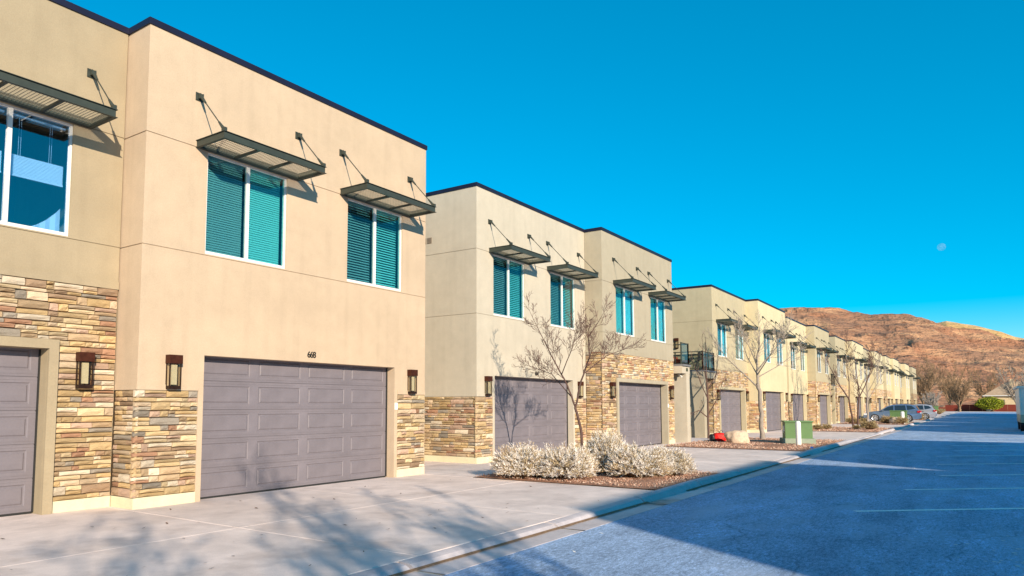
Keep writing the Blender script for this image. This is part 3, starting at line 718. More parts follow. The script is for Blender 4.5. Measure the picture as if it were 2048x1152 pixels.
def tree(name, label, base, limbs, bark, seed, L=1.0, lev=2, nchild=5, per=5, minr=.004, up=.12, spread=40, wig=.16, cat='tree', group=None, tmin=.3):
    """limbs: list of [(side, depth, z, radius), ...]; side axis = across the street view, depth = along it"""
    t = empty(name, base, label, cat, group); rr = random.Random(seed); tw = MB(); trunk = None
    for li, lb in enumerate(limbs):
        pts = [RV*a+DV*b+Vector((0, 0, c)) for a, b, c, _ in lb]; rad = [q[3] for q in lb]
        fine = [pts[0]]; fr = [rad[0]*(1.35 if li == 0 else 1)]
        for k in range(len(pts)-1):
            for s_ in range(1, 5):
                f = s_/4; fine.append(pts[k].lerp(pts[k+1], f)+Vector((rr.uniform(-1, 1), rr.uniform(-1, 1), 0))*rad[k]*.35); fr.append(rad[k]+(rad[k+1]-rad[k])*f)
        b = MB(); b.tube(fine, fr, 8 if rad[0] > .03 else 5); o = b.obj('trunk' if li == 0 else 'limb', BARK[bark], t, smooth=True)
        if li == 0 and len(limbs) > 1: start = .99
        else: start = tmin
        m_ = len(fine)-1; cnt = per if li else (per if len(limbs) == 1 else 0)
        for c in range(cnt):
            tt = start+(1-start)*(c+rr.uniform(.1, .9))/cnt; f = tt*m_; k = min(int(f), m_-1); pp = fine[k].lerp(fine[k+1], f-k); dl = (fine[k+1]-fine[k]).normalized()
            grow(tw, pp, rdir(dl, R(spread)*rr.uniform(.7, 1.3), rr), L*rr.uniform(.6, 1.1)*(1.15-.5*tt), max(minr*1.5, fr[k]*.5), lev, rr, minr, up, nchild, spread, wig)
        if cnt: grow(tw, fine[-1], (fine[-1]-fine[-2]).normalized(), L*.7, fr[-1], lev, rr, minr, up, nchild, spread, wig)
    tw.obj('branches', BARK[bark], t, kind='stuff')
    return t
tree('bare_tree', 'small bare forked tree behind the pale shrubs, in front of number 664', (16.2, 8.3, 0), [
    [(0.15, 0, 0, 0.0375), (.13, 0, .9, 0.0338), (-.02, 0, 1.55, 0.0300)],
    [(-.02, 0, 1.55, 0.0263), (-.20, .1, 2.1, 0.0210), (-.55, .1, 2.75, 0.0165), (-.75, .2, 3.2, 0.0120), (-1.1, .3, 3.95, 0.0053)],
    [(-.02, 0, 1.55, 0.0263), (.12, -.1, 2.2, 0.0225), (.32, -.2, 2.8, 0.0180), (.30, -.2, 3.3, 0.0135), (.62, -.3, 3.8, 0.0060)],
    [(-.10, .05, 1.8, 0.0150), (-.55, .5, 2.4, 0.0105), (-1.05, .7, 2.6, 0.0060)],
    [(.2, -.15, 2.4, 0.0150), (.8, .1, 2.85, 0.0105), (1.35, .3, 3.05, 0.0053)],
    [(-.35, .1, 2.35, 0.0135), (-.15, -.5, 3.0, 0.0097), (-.05, -.7, 3.5, 0.0053)]], 'red', 4, L=.72, per=12, nchild=5, minr=.0035, spread=42, wig=.2)
tree('bare_tree', 'tall pale bare tree beside the green utility box', (34.8, 8.3, 0), [
    [(0, 0, 0, .11), (-.04, 0, 1.2, .095), (-.08, 0, 2.2, .085), (-.14, 0, 2.6, .08)],
    [(-.14, 0, 2.6, .06), (-.12, .1, 3.6, .045), (-.02, 0, 4.4, .03), (.05, .1, 5.3, .01)],
    [(-.12, 0, 2.4, .04), (-.75, .2, 3.1, .03), (-1.4, .4, 3.8, .018), (-1.9, .6, 4.6, .007)],
    [(-.14, 0, 3.2, .035), (.55, -.2, 4.1, .025), (.9, -.4, 4.6, .015), (1.2, -.4, 5.2, .006)],
    [(-.12, 0, 2.9, .03), (.9, .3, 3.4, .02), (1.7, .5, 3.9, .012), (2.2, .6, 4.5, .006)],
    [(-.14, 0, 3.4, .03), (-.7, -.5, 4.3, .02), (-1.1, -.7, 4.8, .012), (-1.3, -.8, 5.2, .006)],
    [(-.14, 0, 3.0, .03), (-.2, 1.0, 3.9, .02), (-.3, 1.6, 4.9, .008)],
    [(-.14, 0, 3.0, .03), (.1, -1.0, 3.9, .02), (.2, -1.6, 4.8, .008)]], 'pale', 9, L=.92, per=11, nchild=5, minr=.0045, spread=36, up=.10)
tree('young_tree', 'young dark bare tree against the balcony column, casting bold shadows', (34.75, 10.75, 0), [
    [(0, 0, 0, .05), (0, 0, 1.2, .045), (-.02, 0, 2.4, .04), (-.05, 0, 3.9, .02), (-.02, 0, 4.9, .008)],
    [(0, 0, 1.0, .03), (-.5, -.2, 1.35, .022), (-.9, -.3, 1.2, .01)],
    [(0, 0, 1.15, .028), (.45, -.2, 2.0, .02), (.7, -.2, 2.8, .008)],
    [(0, 0, 1.9, .028), (-.4, -.2, 2.7, .02), (-.75, -.3, 3.7, .008)],
    [(0, 0, 2.3, .026), (.45, 0, 3.1, .018), (.6, .1, 4.1, .008)],
    [(-.02, 0, 2.6, .026), (-.3, -.4, 3.5, .016), (-.35, -.5, 4.5, .007)]], 'red', 5, L=.7, per=4, nchild=3, lev=1, minr=.006, spread=38)
tree('bare_tree', 'bare tree with three slender spreading trunks in the bed beyond the green utility box', (54.4, 7.0, 0), [
    [(-.1, 0, 0, .07), (-.3, 0, 1.6, .055), (-.35, 0, 2.0, .05)],
    [(-.35, 0, 2.0, .05), (-.95, .2, 3.1, .035), (-1.6, .3, 4.6, .01)],
    [(-.35, 0, 2.0, .04), (-.2, .2, 3.2, .03), (-.25, .4, 4.9, .012), (-.1, .4, 5.9, .006)],
    [(.15, 0, 0, .065), (.25, 0, 1.6, .055), (.35, 0, 2.4, .045), (.15, -.2, 3.4, .03), (-.05, -.3, 4.8, .01)],
    [(.3, 0, 2.0, .04), (1.0, 0, 3.4, .03), (1.7, .1, 4.6, .015), (2.3, .2, 5.2, .006)],
    [(.8, 0, 3.0, .03), (1.1, -.2, 4.0, .02), (1.3, -.3, 5.1, .008)]], 'red', 6, L=1.15, per=8, nchild=4, minr=.008, spread=36)
tree('bare_tree', 'slim bare tree in front of the front wheel of the blue car', (66, 7.6, 0), [
    [(0, 0, 0, .08), (.05, 0, 1.6, .07), (.1, 0, 2.8, .06), (.0, 0, 4.4, .02)],
    [(.05, 0, 1.9, .04), (.9, .1, 3.2, .025), (1.8, .2, 4.6, .008)],
    [(.08, 0, 2.3, .04), (-.7, .1, 3.4, .025), (-1.2, .2, 4.7, .008)],
    [(.08, 0, 2.6, .03), (.5, -.6, 3.8, .02), (.6, -.8, 5.0, .008)]], 'pale', 12, L=1.2, per=8, nchild=4, minr=.009, spread=36)
# bare trees standing behind the viewer; their shade falls across the first driveway
def back_tree(x, y, H, seed, label):
    rr = random.Random(seed); limbs = [[(0, 0, 0, .16), (0, 0, H*.35, .13)]]
    for k in range(7):
        a = k*2.4+rr.random(); ex = rr.uniform(.8, 1.9)
        limbs.append([(0, 0, H*.33, .09), (math.cos(a)*ex*.5, math.sin(a)*ex*.5, H*.58, .05), (math.cos(a)*ex, math.sin(a)*ex, H*rr.uniform(.8, .98), .015)])
    tree('bare_tree', label, (x, y, -.1), limbs, 'dark', seed, L=H*.17, per=7, nchild=4, minr=.012, spread=42)
back_tree(-2.4, -8.4, 7.4, 21, 'bare tree outside the photo behind the viewer, nearest the opposite houses')
back_tree(-5.6, -9.9, 7.8, 22, 'bare tree outside the photo behind the viewer, farthest to the rear')
# far cottonwoods at the end of the lane
def far_tree(x, y, H, Wd, seed, label, bark='tan', dens=1.0):
    rr = random.Random(seed); limbs = [[(0, 0, 0, .3), (0, 0, H*.16, .26)]]
    for k in range(9):
        a = k*2.4+rr.random(); ex = Wd*rr.uniform(.35, .9)
        limbs.append([(0, 0, H*.14, .17), (math.cos(a)*ex*.35, math.sin(a)*ex*.35, H*.42, .11), (math.cos(a)*ex*.8, math.sin(a)*ex*.8, H*rr.uniform(.62, .9), .04)])
    tree('cottonwood_tree', label, (x, y, -.2), limbs, bark, seed, L=H*.27, per=int(9*dens), nchild=5, minr=.022, spread=33, up=.1, group='bare cottonwoods at the end of the lane', tmin=.2)
far_tree(205, 11.5, 12.5, 6.5, 31, 'big spreading bare cottonwood with dark trunk right of the last townhouse', dens=1.5)
far_tree(228, 15.5, 12, 5.5, 32, 'bare cottonwood close behind the last townhouse', dens=1.4)
far_tree(215, 4.5, 8.8, 6.0, 33, 'round bare cottonwood above the red wall', dens=1.6)
far_tree(262, 8, 14, 7, 34, 'bare cottonwood farther back between the two large ones', dens=.8)
far_tree(250, -8, 12, 7.5, 36, 'grey bare tree behind the far house, at the right edge', 'pale')
far_tree(190, 9.2, 4.6, 2.6, 37, 'low bare tree in front of the big cottonwood trunk', 'pale', .8)
far_tree(176, 8.4, 4.0, 2.2, 38, 'smallest bare tree beside the end of the terrace row', 'pale', .8)
far_tree(280, -1, 13, 7, 39, 'hazy bare tree behind the green bush', 'tan', .7)

# ------------------------------------------------------------------ shrubs
def shrub_mesh(seed, rx, ry, h, n, blades, mats, th=1.0):
    rr = random.Random(seed); b = MB()
    for i in range(n):
        a = rr.uniform(0, 2*math.pi); e = math.acos(rr.uniform(.02, 1)); bump_ = 1+.12*math.sin(a*3+seed)+.1*math.sin(a*7+e*5); k = rr.uniform(.70, 1.0)**.7*bump_
        tip = Vector((math.cos(a)*math.sin(e)*rx*k, math.sin(a)*math.sin(e)*ry*k, max(.05, math.cos(e)**.7*h*k+.04)))
        p0 = Vector((tip.x*.18*rr.uniform(.3, 1.6), tip.y*.18*rr.uniform(.3, 1.6), 0)); mid = p0.lerp(tip, .5)+Vector((rr.uniform(-.05, .05), rr.uniform(-.05, .05), h*.1+rr.uniform(0, .06)))
        mi = rr.choices((0, 1), (5, 3))[0]
        b.tube([p0, mid, tip], [.006*th, .0045*th, .002*th], 3, 2); 
        for q in range(blades):
            t = rr.uniform(.30, 1.0)**.8; base = (p0.lerp(mid, t*2) if t < .5 else mid.lerp(tip, t*2-1)); d = (tip-p0).normalized()
            dd = rdir(d, R(rr.uniform(15, 70)), rr); dd.z += .35; dd.normalize(); L = rr.uniform(.035, .095)*(.7+h*.35); sd_ = dd.cross(Vector((rr.uniform(-1, 1), rr.uniform(-1, 1), rr.uniform(-1, 1)))).normalized()*(.0032*th)
            m_ = 2 if t < .42 and rr.random() < .6 else mi
            e_ = base+dd*L; b.quad(base-sd_, base+sd_, e_+sd_*.5, e_-sd_*.5, m_)
    return b.mesh('foliage', mats)
SH = [noisy('frosted_shrub_stem', (.90, .84, .78), scales=((3, .12), (40, .1)), bump=()), noisy('straw_shrub_stem', (.58, .45, .27), scales=((3, .15), (40, .1)), bump=()), noisy('woody_shrub_stem', (.24, .15, .085), scales=((8, .2),), bump=())]
DR = [noisy('dry_straw', (.55, .42, .22), scales=((6, .2),), bump=()), noisy('olive_straw', (.38, .32, .15), scales=((6, .2),), bump=()), SH[2]]
big = [shrub_mesh(1, .90, .85, .84, 1900, 19, SH, 1.3), shrub_mesh(2, .92, .88, .82, 1900, 19, SH, 1.3)]
wood = MB()
for i in range(14):
    a = i*2.4; wood.tube([(0, 0, -.02), (math.cos(a)*.12, math.sin(a)*.12, .15), (math.cos(a)*.3, math.sin(a)*.3, .42)], [.022, .016, .008], 5)
woodm = wood.mesh('stem', SH[2])
def shrub(x, y, s, k, label, group='pale frosted shrubs in the gravel bed', mesh=None, sz=None):
    t = empty('shrub', (x, y, .03), label, 'shrub', group, rz=k*1.7); inst('foliage', mesh or big[k % 2], t, scale=(s, s, sz or s)); inst('stem', woodm, t, scale=(s, s, s))
shrub(13.55, 8.25, .78, 0, 'leftmost pale frosted shrub, beside the corner of the gravel bed')
shrub(13.8, 7.35, .80, 1, 'pale frosted shrub in front of the trunk of the forked tree')
shrub(15.55, 7.2, .66, 2, 'pale frosted shrub just right of the gap in the shrub row, partly behind its neighbour', sz=1.05)
shrub(14.9, 6.2, .78, 3, 'pale frosted shrub nearest the kerb')
shrub(15.75, 5.85, .70, 4, 'rightmost pale frosted shrub, by the driveway of the greige townhouse')
dry = shrub_mesh(5, .5, .5, .5, 260, 8, DR, 2.2)
for i, (x, y, s, lab) in enumerate([(49.3, 9.2, 1.0, 'dry tuft nearest the dark stone corner'), (50.2, 8.6, .75, 'small dry tuft second from the dark stone corner'), (51.6, 8.3, .7, 'small dry tuft left of the tree with three trunks'), (53.3, 6.8, .55, 'tiny dry tuft at the foot of the tree with three trunks'),
    (52.2, 5.9, 1.15, 'large straw tuft right of the tree with three trunks'), (56.0, 6.6, .8, 'straw tuft behind the tree with three trunks'), (69.8, 6.6, 1.35, 'large dry bush left of the distant green utility box'), (69.0, 5.5, 1.2, 'dry bush right of the distant white bollard'),
    (70.0, 9.3, 1.0, 'low dry bush below the nose of the blue car'), (72.5, 8.6, .9, 'low dry bush under the front wheel of the blue car'), (68.8, 8.8, .9, 'low dry bush at the foot of the slim bare tree'), (91.5, 5.6, 1.2, 'dry bush behind the bumper of the blue car'), (96, 5.4, 1.0, 'dry bush beside the silver car')]):
    shrub(x, y, s, i, lab, 'small dry tufts in the far gravel beds', dry)
for i, nth in enumerate(('first', 'second', 'third', 'fourth', 'fifth', 'sixth', 'seventh', 'eighth')):
    shrub(150+i*8.6, 6.2+(i*37 % 11)*.75, 1.5+.4*(i % 3), i, '%s low straw bush along the lane, counted from the silver car' % nth, 'low bushes at the end of the lane', dry)
gb_ = empty('green_bush', (221, -1.6, 0), 'bright yellow green bush rising over the red wall', 'bush')
gl_ = MB(); rr = random.Random(8)
for i in range(9000):
    v = Vector((rr.gauss(0, 1), rr.gauss(0, 1), rr.gauss(0, 1))).normalized()*rr.uniform(.55, 1.0); v *= 1+.25*noise.noise(v*2.5)
    p = Vector((v.x*2.2, v.y*3.0, max(.2, 2.0+v.z*1.6))); s_ = .13*rr.uniform(.6, 1.4); a = rdir(Vector((0, 0, 1)), rr.uniform(0, 3.1), rr); c = a.orthogonal().normalized()*s_; d_ = a.cross(c)
    gl_.quad(p-c, p-d_*.6, p+c, p+d_*.6, rr.choices((0, 1), (3, 1))[0])
gl_.obj('foliage', [noisy('yellow_green_leaf', (.34, .36, .03), bump=()), noisy('olive_leaf', (.10, .13, .02), bump=())], gb_)
gs = MB(); gs.bar((0, 0, -.2), (0, 0, 2.4), .14, 6); gs.obj('trunk', BARK['tan'], gb_)

# ------------------------------------------------------------------ things in the beds
def rock(name, x, y, sx, sy, sz, seed, label, colr, cat='boulder'):
    import bmesh
    bm = bmesh.new(); bmesh.ops.create_icosphere(bm, subdivisions=4, radius=1)
    for v in bm.verts:
        n = v.co.normalized(); k = 1+.28*noise.noise(n*1.3+Vector((seed, 0, 0)))+.10*noise.noise(n*3.1+Vector((0, seed, 0)))+.03*noise.noise(n*9)
        v.co = Vector((n.x*sx*k, n.y*sy*k, n.z*sz*k+sz*.62))
    me = bpy.data.meshes.new(name); bm.to_mesh(me); bm.free(); me.materials.append(colr)
    me.polygons.foreach_set('use_smooth', [True]*len(me.polygons))
    o = bpy.data.objects.new(name, me); col.objects.link(o); o.location = (x, y, -.02); return tag(o, label, cat)
RK = noisy('pale_sandstone_boulder', (.60, .45, .33), scales=((1.5, .15), (12, .12)), bump=((9, .5, .03), (50, .4, .01)))
rock('boulder', 30.75, 8.35, .36, .47, .38, 2, 'pale sandstone boulder in front of the red bag', RK)
rock('boulder', 69.2, 5.9, .4, .5, .38, 5, 'pale boulder beside the distant white bollard', RK)
rock('boulder', 185, 9.8, .9, 1.0, .9, 7, 'pale boulder at the foot of the big cottonwood', RK)
rock('stone_lump', 34.0, 9.6, .10, .12, .08, 9, 'small pale stone on the gravel right of the boulder', RK, 'stone')
# red bag with a dark end and a green yellow flap
rb_ = empty('red_bag', (31.7, 9.35, .02), 'red bag with a black end lying behind the boulder', 'bag', rz=yaw-math.pi/2)
def blob(sx, sy, sz, seed, sub=3, amp=.2):
    import bmesh
    bm = bmesh.new(); bmesh.ops.create_icosphere(bm, subdivisions=sub, radius=1)
    for v in bm.verts:
        n = v.co.normalized(); k = 1+amp*noise.noise(n*2.2+Vector((seed, 0, 0)))+amp*.4*noise.noise(n*6)
        v.co = Vector((math.copysign(abs(n.x)**.6, n.x)*sx*k, math.copysign(abs(n.y)**.7, n.y)*sy*k, math.copysign(abs(n.z)**.7, n.z)*sz*k+sz*.9))
    me = bpy.data.meshes.new('blob'); bm.to_mesh(me); bm.free(); me.polygons.foreach_set('use_smooth', [True]*len(me.polygons)); return me
me = blob(.30, .22, .20, 3); me.materials.append(noisy('red_nylon', (.62, .015, .012), scales=((5, .15),), bump=((12, .6, .03),), rough=.5)); inst('bag_body', me, rb_)
me = blob(.09, .2, .17, 4); me.materials.append(M['black']); inst('bag_end', me, rb_, (-.31, 0, 0))
fl = MB(); fl.quad((.02, -.1, .38), (.42, -.16, .33), (.40, .12, .30), (.02, .16, .41)); fl.quad((.02, -.1, .38), (.02, .16, .41), (-.06, .1, .47), (-.04, -.05, .44)); fl.obj('bag_flap', noisy('yellow_green_cloth', (.50, .46, .10), bump=()), rb_)
st_ = MB(); st_.tube([(.0, 0, .36), (.03, 0, .45), (.1, 0, .5), (.16, 0, .42)], [.012]*4, 5); st_.obj('strap', M['black'], rb_)

GRN = noisy('utility_box_green', (.11, .20, .075), scales=((2, .08), (20, .05)), bump=(), rough=.5, spec=.4)
PAD = noisy('ribbed_grey_pad', (.28, .32, .25), scales=((4, .15),), bump=())
def utility_box(x, y, label, s=1.0, rz=0):
    t = empty('utility_box', (x, y, .03), label, 'utility box', 'green utility boxes beside the lane', rz=rz)
    W_, D_ = 1.02*s, .8*s
    p = MB(); p.box(-.09, W_+.09, -.09, D_+.09, 0, .22*s)
    for k in range(15): u = -.09+k*(W_+.18)/15; p.box(u, u+.035, -.105, -.09, 0, .22*s-.004)
    for k in range(12): u = -.09+k*(D_+.18)/12; p.box(-.105, -.09, u, u+.035, 0, .22*s-.004); p.box(W_+.09, W_+.105, u, u+.035, 0, .22*s-.004)
    p.obj('base', PAD, t)
    b = MB(); b.box(0, W_, 0, D_, .22*s+.002, .82*s); b.box(0.0, W_, .0, D_, .82*s+.004, .88*s); b.obj('cabinet', GRN, t)
    l = MB(); l.box(-.04, W_+.04, -.05, D_+.04, .882*s, .93*s); l.obj('lid', GRN, t)
    dd = MB(); dd.box(.03, W_/2-.01, -.015, 0, .26*s, .80*s); dd.box(W_/2+.01, W_-.03, -.015, 0, .26*s, .80*s); dd.obj('cabinet_door', GRN, t)
    w = MB(); w.box(W_, W_+.008, .2*s, .38*s, .42*s, .72*s); w.box(W_, W_+.008, .45*s, .6*s, .5*s, .72*s); w.obj('warning_label', M['white'], t)
    return t
def bollard(x, y, label, h=.95, r_=.10):
    b = MB(); n = 20; prof = [(r_, 0), (r_, h-.09), (r_*.94, h-.045), (r_*.72, h-.015), (r_*.35, h), (0.001, h+.003)]
    for k, (rr_, z) in enumerate(prof):
        for q in range(n): t = 2*math.pi*q/n; b.v.append((math.cos(t)*rr_, math.sin(t)*rr_, z))
    for k in range(len(prof)-1):
        for q in range(n): a = k*n+q; c = k*n+(q+1) % n; b.face((a, c, c+n, a+n))
    t = b.obj('bollard', M['white'], loc=(x, y, .02), smooth=True); tag(t, label, 'bollard', 'white bollards guarding the utility boxes')
utility_box(32.45, 5.9, 'green utility box on a ribbed grey base behind the nearer white bollard', rz=R(90+20))
bollard(30.75, 5.98, 'white round topped bollard standing before the nearer green utility box')
utility_box(72.5, 5.3, 'distant green utility box below the blue car', 1.2, rz=R(90))
bollard(69.8, 5.45, 'distant white bollard in front of the blue car', 1.05, .14)
utility_box(166, 6.9, 'farthest pale green utility box near the end of the lane', 1.5, rz=R(90))
rf = MB(); rf.box(-.05, .05, -.04, .04, 0, .05); tag(rf.obj('road_marker', simple('blue_marker', (.02, .12, .55), .4), loc=(27.9, 5.0, .075)), 'small blue marker at the kerb near the utility box', 'marker')

# fallen leaves on the first driveway and litter on the road
lf = MB(); rr = random.Random(17)
for i in range(150):
    if i < 80: x, y, z = rr.uniform(1.5, 12.5), rr.uniform(4.4, 10.4), .004
    else: x, y, z = rr.uniform(4, 26), rr.uniform(-2.2, 4.3), ZA+.004
    s_ = rr.uniform(.012, .035); a = rr.uniform(0, 6.3); c, d_ = math.cos(a), math.sin(a); q = len(lf.v)
    for u, v, w in ((-1, 0, 0), (0, -.45, .25), (1.2, 0, .5), (0, .45, .1)): lf.v.append((x+(u*c-v*d_)*s_, y+(u*d_+v*c)*s_, z+w*s_+.002))
    lf.face((q, q+1, q+2, q+3), 0 if i < 80 else (1 if rr.random() < .7 else 0))
for i in range(70):
    x, y = rr.gauss(9.6, .9), rr.gauss(-.5, .35); s_ = rr.uniform(.01, .03); q = len(lf.v); a = rr.uniform(0, 6.3)
    for k in range(5): t = a+k*1.256; lf.v.append((x+math.cos(t)*s_*rr.uniform(.6, 1.2), y+math.sin(t)*s_*rr.uniform(.6, 1.2), ZA+.006))
    lf.face([q+k for k in range(5)], 1)
lf.obj('leaf_litter', [simple('brown_leaf', (.12, .06, .03), .8), simple('pale_chip', (.75, .73, .68), .8)], kind='stuff')

# ------------------------------------------------------------------ cars
def car(x, y, rz, paint, label, plate=True, L=4.78, Wd=1.9, H=1.70):
    t = empty('parked_car', (x, y, 0), label, 'car', 'cars parked in front of the garages', rz=rz)
    gl = simple('car_glass', (.02, .03, .04), .04, 0, .9); trim = simple('black_trim', (.02, .02, .022), .5)
    # side outline, x forward
    sill, belt = .30, 1.02; wr = .37; ax = (-1.38, 1.40)
    top = [(-2.36, .55), (-2.38, .78), (-2.30, 1.02), (-2.22, 1.08), (1.10, 1.00), (1.55, .95), (2.05, .86), (2.30, .74), (2.38, .58), (2.36, .36)]
    bot = [(2.28, .27)]
    def arch(cx_):
        return [(cx_+(wr+.06)*math.cos(a), .34+(wr+.06)*math.sin(a)) for a in [math.radians(k) for k in range(-10, 191, 20)]]
    pts = top+bot+arch(ax[1])+arch(ax[0])+[(-2.26, .30)]
    b = MB(); n = len(pts); hw = Wd/2
    def ringy(f): return [b.vert((px, f(px, pz), pz)) for px, pz in pts]
    wid = lambda px, pz: hw*(1-.10*max(0, (abs(px)-1.75)/.6)**2)*(1-.05*max(0, (pz-.75)/.3))*(1-.04*max(0, (.5-pz)/.2))
    A = ringy(lambda a, z: wid(a, z)); Bq = ringy(lambda a, z: -wid(a, z))
    for k in range(n): j = (k+1) % n; b.face((A[k], A[j], Bq[j], Bq[k]))
    b.face(A); b.face(list(reversed(Bq)))
    bo = b.obj('body', paint, t)
    bv = bo.modifiers.new('bevel', 'BEVEL'); bv.width = .035; bv.segments = 3; bv.limit_method = 'ANGLE'; bv.angle_limit = R(40)
    # cabin
    c = MB(); lo = [(1.10, 1.00), (-2.24, 1.07)]
    roof = [(.98, 1.02), (.30, 1.50), (-.10, 1.63), (-.8, 1.69), (-1.5, 1.67), (-2.0, 1.58), (-2.28, 1.08)]
    ry = [hw*.93, hw*.78, hw*.72, hw*.71, hw*.71, hw*.72, hw*.92]
    Lr = [c.vert((p[0], w, p[1])) for p, w in zip(roof, ry)]; Rr = [c.vert((p[0], -w, p[1])) for p, w in zip(roof, ry)]
    for k in range(len(roof)-1): c.face((Lr[k], Lr[k+1], Rr[k+1], Rr[k]))
    for s_, Q in ((1, Lr), (-1, Rr)):
        bl = [c.vert((a, s_*hw*.935, 1.02+(.05 if a < 0 else 0))) for a in (.98, .30, -.10, -.8, -1.5, -2.0, -2.28)]
        for k in range(len(roof)-1): c.face((Q[k], Q[k+1], bl[k+1], bl[k]))
    co = c.obj('cabin', paint, t, smooth=False)
    bv = co.modifiers.new('bevel', 'BEVEL'); bv.width = .04; bv.segments = 3; bv.limit_method = 'ANGLE'; bv.angle_limit = R(25)
    # glass panels, slightly proud of the cabin
    def sidey(z): return hw*.935+(z-1.05)*(hw*.72-hw*.935)/.60+.018
    wins = [[(.80, 1.08), (.28, 1.43), (-.12, 1.54), (-.20, 1.55), (-.20, 1.08)], [(-.30, 1.08), (-.30, 1.56), (-1.18, 1.58), (-1.25, 1.10)], [(-1.34, 1.12), (-1.28, 1.575), (-1.72, 1.52), (-2.02, 1.26)]]
    for w in wins:
        for s_ in (1, -1):
            q = MB(); idx_ = [q.vert((a, s_*sidey(z), z)) for a, z in w]; idb = [q.vert((a, s_*(sidey(z)-.012), z)) for a, z in w]; q.face(idx_)
            for k in range(len(w)): q.face((idx_[k], idx_[(k+1) % len(w)], idb[(k+1) % len(w)], idb[k]))
            q.obj('side_window', gl, t)
    q = MB(); q.quad((.93, hw*.82, 1.075), (.93, -hw*.82, 1.075), (.36, -hw*.70, 1.475), (.36, hw*.70, 1.475)); o = q.obj('windshield', gl, t, loc=(.02, 0, .012))
    q = MB(); q.quad((-2.05, hw*.64, 1.52), (-2.05, -hw*.64, 1.52), (-2.25, -hw*.78, 1.16), (-2.25, hw*.78, 1.16)); q.obj('rear_window', gl, t, loc=(-.02, 0, .004))
    tl = simple('tail_lamp_red', (.45, .01, .01), .2); hl = simple('head_lamp', (.7, .72, .75), .1)
    for s_ in (1, -1):
        q = MB(); y0, y1 = sorted((s_*hw*.60, s_*hw*.96)); q.box(-2.395, -2.15, y0, y1, .88, 1.06); q.obj('tail_lamp', tl, t)
        q = MB(); y0, y1 = sorted((s_*hw*.58, s_*hw*.93)); q.box(2.05, 2.35, y0, y1, .64, .78); q.obj('headlight', hl, t)
        q = MB(); y0, y1 = sorted((s_*hw*.93, s_*(hw*.93+.2))); q.box(.62, .78, y0, y1, 1.03, 1.17); q.obj('side_mirror', paint, t)
        for a in (-.05, -1.05): q = MB(); y0, y1 = sorted((s_*(hw*.97), s_*(hw*.97+.035))); q.box(a-.22, a-.04, y0, y1, .90, .935); q.obj('door_handle', M['steel'], t)
        q = MB(); y0, y1 = sorted((s_*hw*.62, s_*hw*.66)); q.box(-1.8, .1, y0, y1, 1.70, 1.735); q.obj('roof_rail', trim, t)
        q = MB(); y0, y1 = sorted((s_*hw*.95, s_*hw*.985)); q.box(-.9, .92, y0, y1, .27, .36); q.obj('sill_trim', trim, t)
    q = MB(); q.box(-2.40, -2.2, -hw*.85, hw*.85, .40, .60); q.obj('bumper', paint, t)
    if plate: q = MB(); q.box(-2.41, -2.385, -.17, .17, .80, .92); q.obj('number_plate', M['white'], t)
    q = MB(); q.box(-2.1, 2.1, -hw*.8, hw*.8, .22, .34); q.obj('underbody', trim, t)
    for cx_ in ax:
        for s_ in (1, -1):
            w = MB(); n = 24; yo, yi = s_*hw*.985, s_*(hw*.985-.22)
            prof = [(.22, yo-s_*.03), (.27, yo-s_*.005), (.34, yo), (.365, yo-s_*.03), (.365, yi+s_*.03), (.33, yi), (.1, yi)]
            for rr_, yy in prof:
                for q_ in range(n): a = 2*math.pi*q_/n; w.v.append((cx_+rr_*math.cos(a), yy, .365+rr_*math.sin(a)))
            for k in range(len(prof)-1):
                for q_ in range(n): a = k*n+q_; c_ = k*n+(q_+1) % n; w.face((a, c_, c_+n, a+n))
            wo = w.obj('wheel', M['rubber'], t, smooth=True)
            h_ = MB(); 
            for k in range(7):
                a0 = 2*math.pi*k/7; 
                for da in (-.13, .13):
                    h_.bar((cx_+.04*math.cos(a0), yo-s_*.035, .365+.04*math.sin(a0)), (cx_+.24*math.cos(a0+da), yo-s_*.02, .365+.24*math.sin(a0+da)), .016, 5)
            h_.bar((cx_, yo-s_*.06, .365), (cx_, yo-s_*.015, .365), .07, 12)
            for q_ in range(n):
                a, c_ = 2*math.pi*q_/n, 2*math.pi*(q_+1)/n
                h_.quad((cx_+.22*math.cos(a), yo-s_*.03, .365+.22*math.sin(a)), (cx_+.22*math.cos(c_), yo-s_*.03, .365+.22*math.sin(c_)), (cx_+.265*math.cos(c_), yo-s_*.002, .365+.265*math.sin(c_)), (cx_+.265*math.cos(a), yo-s_*.002, .365+.265*math.sin(a)))
            h_.obj('rim', simple('alloy_rim', (.62, .62, .64), .3, .6), wo)
            d_ = MB(); d_.bar((cx_, yo-s_*.10, .365), (cx_, yo-s_*.07, .365), .225, 20); d_.obj('brake_disc', simple('dark_steel', (.06, .06, .07), .5, .6), wo)
    return t
car(81.2, 7.2, math.pi/2, simple('slate_blue_car_paint', (.17, .25, .38), .25, .55, .5, 1), 'slate blue sport utility car parked nose to the garages, the nearer of the two')
car(96.0, 6.6, math.pi/2, simple('silver_car_paint', (.52, .50, .53), .25, .5, .5, 1), 'silver sport utility car half hidden behind the blue one')

